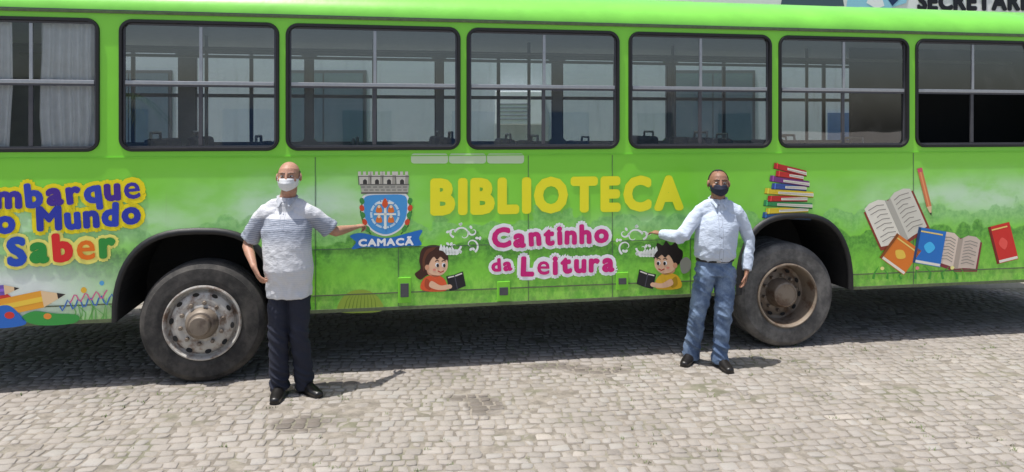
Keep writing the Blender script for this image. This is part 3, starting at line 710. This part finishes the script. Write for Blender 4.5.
for sx in (-1,1):
    cx=386
    for k in range(5): a.ell(cx+sx*(24+k*.6-k*k*.5),201+k*7,2.4,3.2,(220,80,44) if k%2 else (70,150,70),3,20*sx)
    a.stroke([(cx+sx*23,198),(cx+sx*25.5,212),(cx+sx*22,226),(cx+sx*15,234)],1.2,(60,120,50),2)
a.smooth([(350,236),(362,233),(386,238),(408,233),(422,230),(419,238),(421,245),(405,246),(386,248),(366,247),(352,249),(356,242)],(34,116,200),4)
ua,z=B(359,246);ub,_=B(413,246)
word(a.mb,'CAMACÃ',ua,ub,z,.054,[(.005,(250,252,253),.0075)],gap=.14)
a.build('municipal_crest','blue shield crest with grey castle crown and CAMACÃ ribbon')
a=Art()
for x in (411,449,487): a.poly(rrect(x,153.5,x+37,163.5,3,4),(206,226,184),1)
a.build('pale_label_strip')
def flourish(cx,cy,s):
    a=Art()
    def spiral(x,y,r,a0,t,w=2.2):
        pts=[]
        for i in range(22):
            q=i/21; an=math.radians(a0)+t*q*5.2; rr=r*(1-q*.86); pts.append((x+s*rr*math.cos(an),y+rr*math.sin(an)))
        a.stroke(pts,w,WH,1,True)
    spiral(cx,cy-3,9,200,1); spiral(cx+s*8,cy+7,8,60,-1); spiral(cx-s*8,cy+8,6,0,1); spiral(cx+s*10,cy-7,5,180,-1); spiral(cx-s*9,cy-6,5,90,1)
    for i in range(13):
        an=i*.9; a.ell(cx+s*(14+3*math.sin(i*2))*math.cos(an),cy+14*math.sin(an),1.9,1.3,WH,2,i*40)
    for k in range(6): a.smooth([(cx-s*(4+k*3),cy+15),(cx-s*(7+k*3),cy+11-k),(cx-s*(9+k*3),cy+14),(cx-s*(7+k*3),cy+17)],WH,3)
    a.build('white_flourish')
flourish(463,238,1); flourish(634,240,-1)
def kid(cx,cy,s,hair,hair2,shirt,girl):
    a=Art(); SK=(243,196,160); SK2=(226,164,128); k=1.12
    X=lambda x:cx+s*x*k
    P=lambda pts:[(X(x),cy+y*k) for x,y in pts]
    if girl:
        a.smooth(P([(-15,-4),(-12,-14),(-2,-17),(8,-14),(11,-5),(9,3),(2,8),(-8,10),(-14,14),(-19,9),(-14,4)]),hair,1)
        a.smooth(P([(-12,-4),(-8,-13),(0,-15),(-5,-10),(-9,-3),(-11,7)]),hair2,2)
    else:
        a.smooth(P([(-13,0),(-15,-9),(-11,-13),(-9,-18),(-4,-15),(0,-19),(3,-15),(8,-17),(9,-12),(12,-7),(10,-2),(4,2),(-6,5)]),hair,1)
    a.smooth(P([(-10,12),(-13,23),(8,24),(9,16),(2,10)]),shirt,3); a.smooth(P([(-9,13),(-10,20),(-5,23),(-5,16)]),tuple(int(c*.8) for c in shirt),4)
    a.smooth(P([(-8,-4),(0,-9),(9,-5),(10.5,1),(9,6),(4,10),(-4,9),(-9,4)]),SK,4)
    a.smooth(P([(-8,5),(-3,9.3),(4,10),(-1,11.5),(-7,9)]),SK2,3)
    a.smooth(P([(-10,-3),(-5,-11),(5,-12),(10.5,-6),(8,-3.5),(4,-6.5),(1,-4),(-2,-6.5),(-5,-3),(-8,3)]),hair,5)
    for ex in (1,6.8):
        a.ell(X(ex),cy+.8*k,1.9,2.3,(250,250,250),6); a.ell(X(ex+.5),cy+1.2*k,1.25,1.8,(30,25,25),7); a.stroke(P([(ex-1.8,-2.4),(ex,-3.3),(ex+1.8,-2.6)]),.9,hair,7)
    a.stroke(P([(1.5,6),(4.2,7.4),(7,6)]),1.1,(190,60,50),6); a.ell(X(-1.5),cy+5*k,1.7,1.1,(240,150,130),6)
    a.ell(X(-8),cy+3*k,2.2,2.8,SK2,6)
    a.smooth(P([(-4,15),(4,19),(12,18),(12,22),(2,23),(-6,20)]),SK,6)
    a.poly(P([(9,11),(16.5,9.5),(24,6.5),(26.5,19.5),(19,22.5),(12,24)]),(24,24,32),7); a.poly(P([(10.5,11.5),(16,10.3),(16.3,11.2),(10.8,12.6)]),(236,232,220),8); a.poly(P([(17,10),(23,7.7),(23.4,8.8),(17.3,11.0)]),(236,232,220),8)
    a.stroke(P([(16.5,10),(19,22)]),.8,(80,80,92),8)
    a.ell(X(12),cy+20*k,2.6,2.2,SK,9)
    a.build('painted_child','cartoon girl with brown hair reading' if girl else 'cartoon boy with dark hair reading')
kid(436,264,1,(66,32,22),(104,56,34),(232,96,50),True)
kid(666,262,-1,(34,26,26),(70,50,50),(240,190,50),False)
a=Art(); a.smooth([(338,311),(342,298),(352,291),(366,290),(378,297),(383,310),(360,313)],(150,176,60),1)
for i in range(9): a.stroke([(344+i*4,310),(347+i*3.5,300),(352+i*2.5,293)],1,(112,140,40),2,True)
a.build('painted_bush')
a=Art()
bks=[(34,92,150),(236,206,50),(54,150,84),(200,45,40),(236,206,50),(60,90,160),(130,60,130),(205,50,45),(190,40,40)]
yb=219.0
for i,col in enumerate(bks):
    th=5.9; x0=[762,765,763,767,764,771,769,775,773][i]; x1=[811,808,812,807,813,806,809,803,806][i]; tl=[1,-1,1.5,0,2,1,3,2,4][i]; y1=yb; y0=yb-th
    a.poly([(x0,y1-tl),(x0+1,y0-tl),(x1,y0+tl),(x1,y1+tl)],col,1+i)
    a.poly([(x0+14,y0+2.2-tl*.3),(x1+.2,y0+1.5+tl),(x1+.2,y1-1.4+tl),(x0+14,y1-1.4-tl*.3)],(238,233,216),2+i)
    a.stroke([(x0+15,(y0+y1)/2),(x1-.5,(y0+y1)/2+tl)],.5,(170,160,140),3+i)
    a.stroke([(x0+3.5,y1-tl),(x0+4,y0-tl)],1.2,tuple(min(255,int(c*1.3)+20) for c in col),4+i); a.stroke([(x0,y1-.2-tl),(x1,y1-.2+tl)],.7,tuple(int(c*.45) for c in col),4+i)
    yb-=th-.1
a.build('painted_book_stack','tall pile of red, yellow, blue and green books')
def obook(name,c,w,h,rot,cover,page=(246,240,222),openb=True,lift=0):
    a=Art(); r=math.radians(rot)
    T=lambda pts:[(c[0]+x*math.cos(r)-y*math.sin(r),c[1]+x*math.sin(r)+y*math.cos(r)) for x,y in pts]
    if openb:
        a.poly(T([(-w-2,-h*.8),(0,-h+3),(w+2,-h*.8),(w+2,h*.95),(0,h+3),(-w-2,h*.95)]),cover,1+lift)
        for s in (-1,1):
            a.poly(T([(0,-h+4),(s*w*.35,-h-1),(s*w*.75,-h-1),(s*w,-h+2),(s*w,h*.8),(s*w*.7,h-3),(s*w*.35,h-2),(0,h)]),page if s<0 else tuple(int(v*.93) for v in page),2+lift)
            a.poly(T([(0,-h+4),(s*w*.12,-h+2),(s*w*.12,h-1),(0,h)]),tuple(int(v*.78) for v in page),3+lift)
            for k in range(8):
                yy=-h+5+k*(2*h-9)/8; a.stroke(T([(s*w*.22,yy+1),(s*w*.5,yy-1.2),(s*w*(.88-.2*(k%3==2)),yy)]),.8,(150,142,130),4+lift)
    else:
        a.poly(T([(-w,-h),(w,-h),(w,h),(-w,h)]),cover,1+lift); a.poly(T([(-w+1,h-3.2),(w-.5,h-3.2),(w-.5,h-.6),(-w+1,h-.6)]),page,2+lift)
        a.poly(T([(-w+3,-h+3),(w-3,-h+3),(w-3,-h+4.4),(-w+3,-h+4.4)]),(250,220,120),2+lift); a.smooth(T([(0,-h*.3),(w*.4,0),(0,h*.35),(-w*.4,0)]),tuple(min(255,int(v*1.4)+30) for v in cover),2+lift)
        a.poly(T([(-w,-h),(-w+2.5,-h),(-w+2.5,h),(-w,h)]),tuple(int(v*.6) for v in cover),3+lift)
    a.build(name)
obook('painted_book',(896,219),25,24,-24,(150,60,40))
obook('painted_book',(958,252),20,17,10,(140,50,60),(236,216,196),lift=0)
obook('painted_book',(900,254),15,15,36,(236,128,36),openb=False,lift=6)
obook('painted_book',(929,247),14,18,10,(30,120,204),openb=False,lift=6)
obook('painted_book',(1003,243),11,19,-14,(224,44,36),openb=False)
obook('painted_book',(1046,240),14,16,20,(30,110,190))
def pencil(p0,p1,w,body,name='painted_pencil'):
    a=Art(); p0=Vector(p0);p1=Vector(p1); d=(p1-p0); n=Vector((-d.y,d.x)).normalized()*w/2
    q=p0+d*.78; a.poly([tuple(p0+n),tuple(p0-n),tuple(q-n),tuple(q+n)],body,7)
    a.poly([tuple(p0+n*.3),tuple(p0-n*.3),tuple(q-n*.3),tuple(q+n*.3)],tuple(min(255,int(c*1.15)+15) for c in body),8)
    a.poly([tuple(q+n),tuple(q-n),tuple(p1)],(240,206,160),8); t=q+(p1-q)*.65; a.poly([tuple(t+n*.36),tuple(t-n*.36),tuple(p1)],(50,40,40),9)
    e=p0-d.normalized()*w*.8; a.poly([tuple(p0+n),tuple(p0-n),tuple(e-n),tuple(e+n)],(226,90,110),8)
    a.build(name)
pencil((920,172),(931,216),5,(224,130,80)); pencil((-40,316),(66,294),17,(244,170,50)); pencil((-50,296),(20,288),10,(120,90,180))
a=Art()
a.smooth([(-20,324),(-10,310),(8,305),(20,314),(26,324),(0,328)],(40,110,200),10)
a.smooth([(-12,300),(2,292),(14,300),(6,308),(-8,308)],(222,60,50),6); a.smooth([(22,318),(34,311),(52,313),(78,315),(74,323),(40,325)],(60,160,70),10)
a.stroke([(60+i*2.6,306+5*math.sin(i*1.5)-i*.35) for i in range(22)],1.6,(70,120,190),5); a.stroke([(70+i*2.2,299+4*math.cos(i*1.3)-i*.3) for i in range(18)],1.3,(220,100,150),6)
for i in range(12): a.stroke([(74+i*3.6,322),(76+i*3.6+3*math.sin(i*2),312+4*math.sin(i)),(72+i*3.6+7*math.sin(i*1.7),302+5*math.sin(i*3))],1.8,(110,180,90),4,True)
a.ell(48,316,4,3,(240,150,60),11); a.ell(10,315,5,3.5,(220,60,50),11); a.ell(84,290,3,3,(240,190,60),5); a.ell(102,283,2.4,2.4,(90,170,220),5)
a.build('painted_foliage')
for x0,x1,yb in ((866,975,279),(700,742,294)):
    a=Art()
    for i in range(int((x1-x0)/7)):
        x=x0+i*7; hgt=7+6*abs(math.sin(i*1.9))
        a.stroke([(x,yb),(x+2*math.sin(i*2.2),yb-hgt*.5),(x+6*math.sin(i*1.3),yb-hgt)],2.6,(70,160,54) if i%2 else (120,196,60),1+i%2,True)
        if i%5==2:a.ell(x+2,yb-hgt,2,1.8,(240,150,150) if i%2 else (250,240,150),4)
    a.build('painted_grass')
a=Art(); a.smooth([(680,262),(686,257),(691,262),(689,271),(682,273)],(150,150,140),2); a.build('painted_flower')

# ------------------------------------------------------------ GROUND
m,nt,b=newmat('paving_far'); o=ocoord(nt)
br=N(nt,'ShaderNodeTexBrick'); br.inputs['Scale'].default_value=1; br.inputs['Brick Width'].default_value=.10; br.inputs['Row Height'].default_value=.085; br.inputs['Mortar Size'].default_value=.008
br.inputs['Color1'].default_value=(.34,.31,.275,1); br.inputs['Color2'].default_value=(.27,.25,.22,1); br.inputs['Mortar'].default_value=(.19,.165,.14,1); L(nt,o,br.inputs['Vector'])
L(nt,mixc(nt,nz(nt,o,.6,5),br.outputs[0],(.30,.275,.24)),b.inputs['Base Color']); b.inputs['Roughness'].default_value=.9
mb=MB(); mb.add([(-300,-300,-.022),(300,-300,-.022),(300,300,-.022),(-300,300,-.022)],[(0,1,2,3)],m); prop(mb.build('ground'),'wide street ground of grey paving around the bus','ground',kind='structure')
sand,nt,b=newmat('joint_sand'); o=ocoord(nt)
c=mixc(nt,sstep(nt,nz(nt,o,9,5,.7),.3,.7),(.16,.14,.115),(.31,.275,.23)); c=mixc(nt,mth(nt,'MULTIPLY',sstep(nt,nz(nt,o,2.2,4),.5,.68),.45),c,(.11,.13,.055))
L(nt,c,b.inputs['Base Color']); b.inputs['Roughness'].default_value=.95; bump(nt,b,nz(nt,o,60,4),.6,.006)
X0,X1,Y0,Y1=-7.6,9.2,1.6,9.4
mb=MB(); nx_,ny_=170,80; vs=[];fs=[]
for j in range(ny_+1):
    for i in range(nx_+1):
        x=X0-.1+(X1-X0+.2)*i/nx_; y=Y0-.1+(Y1-Y0+.2)*j/ny_; vs.append((x,y,-.0048+.0055*noise.noise(V((x*2.3,y*2.3,0)))))
for j in range(ny_):
    for i in range(nx_): q=j*(nx_+1)+i; fs.append((q,q+1,q+nx_+2,q+nx_+1))
mb.add(vs,fs,sand)
prop(mb.build('street_bed',None,True),'sandy joints between the cobbles','street bed',kind='structure')
m,nt,b=newmat('cobble_stone'); o=ocoord(nt)
at=N(nt,'ShaderNodeAttribute',attribute_name='tone'); t=at.outputs['Fac']
rp=N(nt,'ShaderNodeValToRGB'); L(nt,t,rp.inputs[0]); e=rp.color_ramp.elements
e[0].position=0;e[0].color=(.205,.185,.165,1); e[1].position=1;e[1].color=(.43,.385,.335,1)
for p,c in((.3,(.29,.265,.235)),(.6,(.34,.305,.27)),(.8,(.335,.32,.295))): q=e.new(p); q.color=(*c,1)
c=mixc(nt,mth(nt,'MULTIPLY',sstep(nt,nz(nt,o,24,6,.75),.3,.75),.6),rp.outputs[0],(.385,.345,.30))
c=mixc(nt,mth(nt,'MULTIPLY',sstep(nt,nz(nt,o,70,4,.7),.5,.75),.4),c,(.15,.135,.12))
c=mixc(nt,mth(nt,'MULTIPLY',sstep(nt,nz(nt,o,1.1,5,.6),.42,.72),.5),c,(.21,.185,.16))
sp=N(nt,'ShaderNodeSeparateXYZ'); L(nt,o,sp.inputs[0])
def gpt(x,y):
    Y=H*F/(y-HZ); return ((x-CX)/F*Y,Y)
stain_shade=None
for (px,py,rx,ry) in ((300,424,.24,.16),(484,406,.15,.22),(470,398,.2,.08),(600,370,.3,.12),(556,366,.3,.10),(340,382,.3,.1),(140,372,.5,.12)):  # damp stains; shade painted in beside the left man and under the bus front
    gx,gy=gpt(px,py); a_=mth(nt,'DIVIDE',mth(nt,'SUBTRACT',sp.outputs[0],gx),rx); b_=mth(nt,'DIVIDE',mth(nt,'SUBTRACT',sp.outputs[1],gy),ry)
    r=mth(nt,'ADD',mth(nt,'MULTIPLY',a_,a_),mth(nt,'MULTIPLY',b_,b_)); r=mth(nt,'ADD',r,mth(nt,'MULTIPLY',mth(nt,'SUBTRACT',nz(nt,o,7,4),.5),2.2))
    f=mth(nt,'SUBTRACT',1,sstep(nt,r,.4,1.2)); stain_shade=f if stain_shade is None else mth(nt,'MAXIMUM',stain_shade,f)
c=mixc(nt,mth(nt,'MULTIPLY',stain_shade,.6),c,(.075,.056,.042))
L(nt,c,b.inputs['Base Color']); L(nt,mth(nt,'SUBTRACT',.9,mth(nt,'MULTIPLY',stain_shade,.25)),b.inputs['Roughness'])
bump(nt,b,nz(nt,o,50,6,.75),.6,.007); cob=m
rnd=random.Random(3); vs=[];fs=[];tone=[]; U=rnd.uniform
ang=math.radians(5); ca,sa=math.cos(ang),math.sin(ang)
v=-1.2
while v<10.8:
    rh=U(.072,.102); u=-9.5+rnd.random()*.1
    while u<11:
        w=U(.064,.130)
        cu,cv=u+w/2,v+rh/2+.035*math.sin(u*1.3+v*.7)+U(-.009,.009)
        x=cu*ca-cv*sa; y=cu*sa+cv*ca
        if X0<x<X1 and Y0<y<Y1:
            g=U(.000,.005); hw,hh=w/2-g,rh/2-g; ro=U(-.12,.12); cr,sr=math.cos(ang+ro),math.sin(ang+ro)
            hz_=U(-.0035,.002)-(.006 if rnd.random()<.06 else 0); tx,ty=U(-.03,.03),U(-.03,.03); o_=len(vs); tn=min(1,max(0,rnd.gauss(.5,.19)))
            j=[U(-.004,.014) for _ in range(8)]; cor=[(-hw+j[0],-hh+j[1]),(hw-j[2],-hh+j[3]),(hw-j[4],hh-j[5]),(-hw+j[6],hh-j[7])]
            ring=[]
            for i in range(4):
                px,py=cor[i];ax,ay=cor[i-1];bx,by=cor[(i+1)%4]; k=U(.003,.014)
                la=math.hypot(ax-px,ay-py);lb=math.hypot(bx-px,by-py)
                ring.append((px+(ax-px)/la*k,py+(ay-py)/la*k)); ring.append((px+(bx-px)/lb*k,py+(by-py)/lb*k))
            for sc,dz in ((1,-.02),(.99,-.0024),(.93,.0)):
                for p in ring:
                    qx,qy=p[0]*sc,p[1]*sc; vs.append((x+qx*cr-qy*sr,y+qx*sr+qy*cr,dz+hz_+tx*qx+ty*qy)); tone.append(tn)
            for L0 in (0,8):
                for i in range(8): jj=(i+1)%8; fs.append((o_+L0+i,o_+L0+jj,o_+L0+8+jj,o_+L0+8+i))
            fs.append(tuple(range(o_+16,o_+24)))
        u+=w
    v+=rh
me=bpy.data.meshes.new('street_cobbles'); me.from_pydata(vs,[],fs); at=me.attributes.new('tone','FLOAT','POINT'); at.data.foreach_set('value',tone)
me.polygons.foreach_set('use_smooth',[True]*len(fs)); me.materials.append(cob); o=bpy.data.objects.new('street_paving',me); C.objects.link(o)
prop(o,'grey beige cobblestone street with stains and painted shade in front of the bus','street',kind='structure')
wm=simple('weed_green',(.12,.17,.05),.8,0,.4,20)
mb=MB(); rnd=random.Random(11)
for i in range(1500):
    x=rnd.uniform(-5,7); y=rnd.uniform(3.4,7)
    if rnd.random()> (.08+.9*max(0,min(1,(noise.noise(Vector((x*.8,y*.8,0)))+.08+.1*(x>1.5))*2.2))) : continue
    for j in range(rnd.randint(5,11)):
        a_=rnd.random()*6.28; l=rnd.uniform(.006,.022); px,py=x+rnd.uniform(-.03,.03),y+rnd.uniform(-.012,.012); dx,dy=math.cos(a_)*l,math.sin(a_)*l
        mb.add([(px-dy*.2,py+dx*.2,-.008),(px+dy*.2,py-dx*.2,-.008),(px+dx,py+dy,l*.8+.001)],[(0,1,2)],wm)
prop(mb.build('grass'),'tiny weeds growing in the cobble joints','grass',kind='stuff')

# ------------------------------------------------------------ BUILDINGS
YB=12.2
wallm,nt,b=newmat('plaster_wall'); o=ocoord(nt)
sp=N(nt,'ShaderNodeSeparateXYZ'); L(nt,o,sp.inputs[0])
c=mixc(nt,nz(nt,o,1.5,5),(.48,.52,.55),(.60,.64,.66)); c=mixc(nt,sstep(nt,nz(nt,vscale(nt,o,(5,1,.5)),2,5),.5,.9),c,(.36,.37,.37))
c=mixc(nt,sstep(nt,sp.outputs[2],3.6,3.62),c,(.80,.80,.78))
L(nt,c,b.inputs['Base Color']); b.inputs['Roughness'].default_value=.9; bump(nt,b,nz(nt,o,40),.2,.005)
bl=empty('building',(0,YB,0)); prop(bl,'white plastered building behind the bus with black SECRETARIA lettering along the top','building')
mb=MB(); mb.box((-14,0,0),(16,6,5.2),wallm); mb.box((-14.1,-.12,5.2),(16.1,6.1,5.35),wallm); mb.build('wall',bl)
bpane=simple('blue_pane',(.10,.15,.19),.15); doorm=simple('door_blue',(.06,.14,.30),.5)
for x in (-10.5,-7,-3.8,2.6,7.4,10.6):
    mb=MB(); mb.box((x,-.03,1.5),(x+1.4,.0,3.0),M['aludark']); w_=mb.build('window',bl)
    mb=MB()
    for q in range(2): mb.box((x+.05+q*.66,-.045,1.55),(x+.69+q*.66,-.032,2.95),bpane)
    o=mb.build('pane',bl); o.parent=w_
mb=MB(); mb.box((5.2,-.04,0),(6.3,.0,2.3),doorm); mb.build('door',bl)
mb=MB(); z0=H+(HZ-9.5)*YB/F
word(mb,'SECRETARIA',(918-CX)/F*YB,(918-CX)/F*YB+2.0,z0,.26,[(.022,(22,22,26),.012)],gap=.14); mb.build('wall_lettering',bl)['label']='black SECRETARIA lettering'
mb=MB()
def wpoly(pts,col,h):
    q=[Vector(((x-CX)/F*YB,H+(HZ-y)*YB/F,0)) for x,y in pts]; mb.add([(p.x,-h,p.y) for p in q],tessellate_polygon([q]),paint(col))
wpoly([(846,8),(850,-20),(910,-20),(906,3),(890,8)],(150,205,225),.010); wpoly([(866,3),(872,-12),(880,-8),(884,6),(876,9)],(240,240,240),.014); wpoly([(884,-6),(893,-14),(900,-2),(892,6)],(25,50,90),.014); wpoly([(780,8),(784,-14),(840,-14),(844,6)],(70,90,100),.010)
mb.build('wall_emblem',bl)
ax,az=(520-CX)/F*YB,H+(HZ-108)*YB/F
ac=empty('air_conditioner',(ax,YB,az-.28)); prop(ac,'white boxy air conditioner on the wall behind the bus, seen through its windows','air conditioner')
acm=simple('ac_white',(.95,.95,.93),.5); acd=simple('ac_slot',(.30,.31,.32),.5)
mb=MB(); mb.box((-.40,-.45,0),(.40,-.0,.54),acm,.02); mb.build('casing',ac)
mb=MB()
for i in range(5): mb.box((-.34,-.462,.08+i*.06),(.12,-.452,.10+i*.06),acd)
mb.build('grille',ac)
ob=empty('building',(0,-11,0)); prop(ob,'unseen low flat grey building behind the camera, added for window reflections','building')  # unseen block, added so the bus windows have something to reflect
cream=simple('pale_wall',(.42,.45,.47),.9,0,.15,2)
mb=MB(); mb.box((-16,-6,0),(18,0,3.3),cream); mb.box((-16.2,-6.2,3.3),(18.2,.3,3.42),simple('parapet',(.5,.5,.48),.9)); mb.build('wall',ob)
for x in (-13,-9.5,-6,-2.5,1,4.5,8,11.5,15):
    mb=MB(); mb.box((x,.0,1.1),(x+1.5,.05,2.6),bpane if int(x)%2 else doorm); mb.build('window',ob)
def palm(x,y,h,label):
    t=empty('palm_tree',(x,y,0)); prop(t,label,'palm tree')
    mb=MB(); bm=bmesh.new(); loft(bm,[Vector((0,0,0)),Vector((.03,0,h*.5)),Vector((0,.05,h))],[(.11,.11),(.09,.09),(.08,.08)],n=10); mb.bm(bm,simple('palm_bark',(.16,.12,.08),.9)); mb.build('trunk',t,True)
    mb=MB(); gm_=simple('palm_leaf',(.05,.11,.03),.6,0,.4,10); rr=random.Random(5)
    for i in range(16):
        a_=i*2*math.pi/16+rr.uniform(-.2,.2); up=rr.uniform(.1,.9); pts=[]
        for j in range(11):
            q=j/10; r=1.15*q; pts.append(Vector((r*math.cos(a_),r*math.sin(a_),h+up*q*1.1-1.3*q*q)))
        for j in range(1,10):
            d=(pts[j+1]-pts[j-1]).normalized(); sd=d.cross(Vector((0,0,1))).normalized()
            for s_ in (-1,1):
                for q in (0,.5):
                    p=pts[j].lerp(pts[j+1],q); tip=p+sd*s_*.30*(1-j/14)+d*.16-Vector((0,0,.10))
                    mb.add([tuple(p-d*.014),tuple(p+d*.014),tuple(tip)],[(0,1,2)],gm_)
    mb.build('crown',t)
palm(-4.6,-5,2.6,'small palm tree across the street, behind the camera')

# ------------------------------------------------------------ light, sky, camera
ts=V((-.24,-.115,.96)).normalized()
sun=bpy.data.lights.new('sun','SUN'); sun.energy=5.0; sun.angle=math.radians(.5); sun.color=(1,.97,.93)
so=bpy.data.objects.new('sun',sun); C.objects.link(so); so.rotation_euler=ts.to_track_quat('Z','Y').to_euler()
w=bpy.data.worlds.new('World'); S.world=w; w.use_nodes=True; nt=w.node_tree; bg=nt.nodes['Background']
sk=N(nt,'ShaderNodeTexSky',sky_type='NISHITA'); sk.sun_disc=False; sk.sun_elevation=math.asin(ts.z); sk.sun_rotation=math.atan2(ts.x,ts.y); sk.dust_density=3.0; sk.air_density=1.0
L(nt,sk.outputs[0],bg.inputs[0]); bg.inputs[1].default_value=.15
cd=bpy.data.cameras.new('camera'); cam=bpy.data.objects.new('camera',cd); C.objects.link(cam); cam.location=(0,0,H); cam.rotation_euler=(math.radians(90),0,0)
cd.sensor_width=36; cd.lens=F/1024*36; cd.shift_y=-(236-HZ)/1024; cd.clip_end=1000; cd.clip_start=.05
S.camera=cam
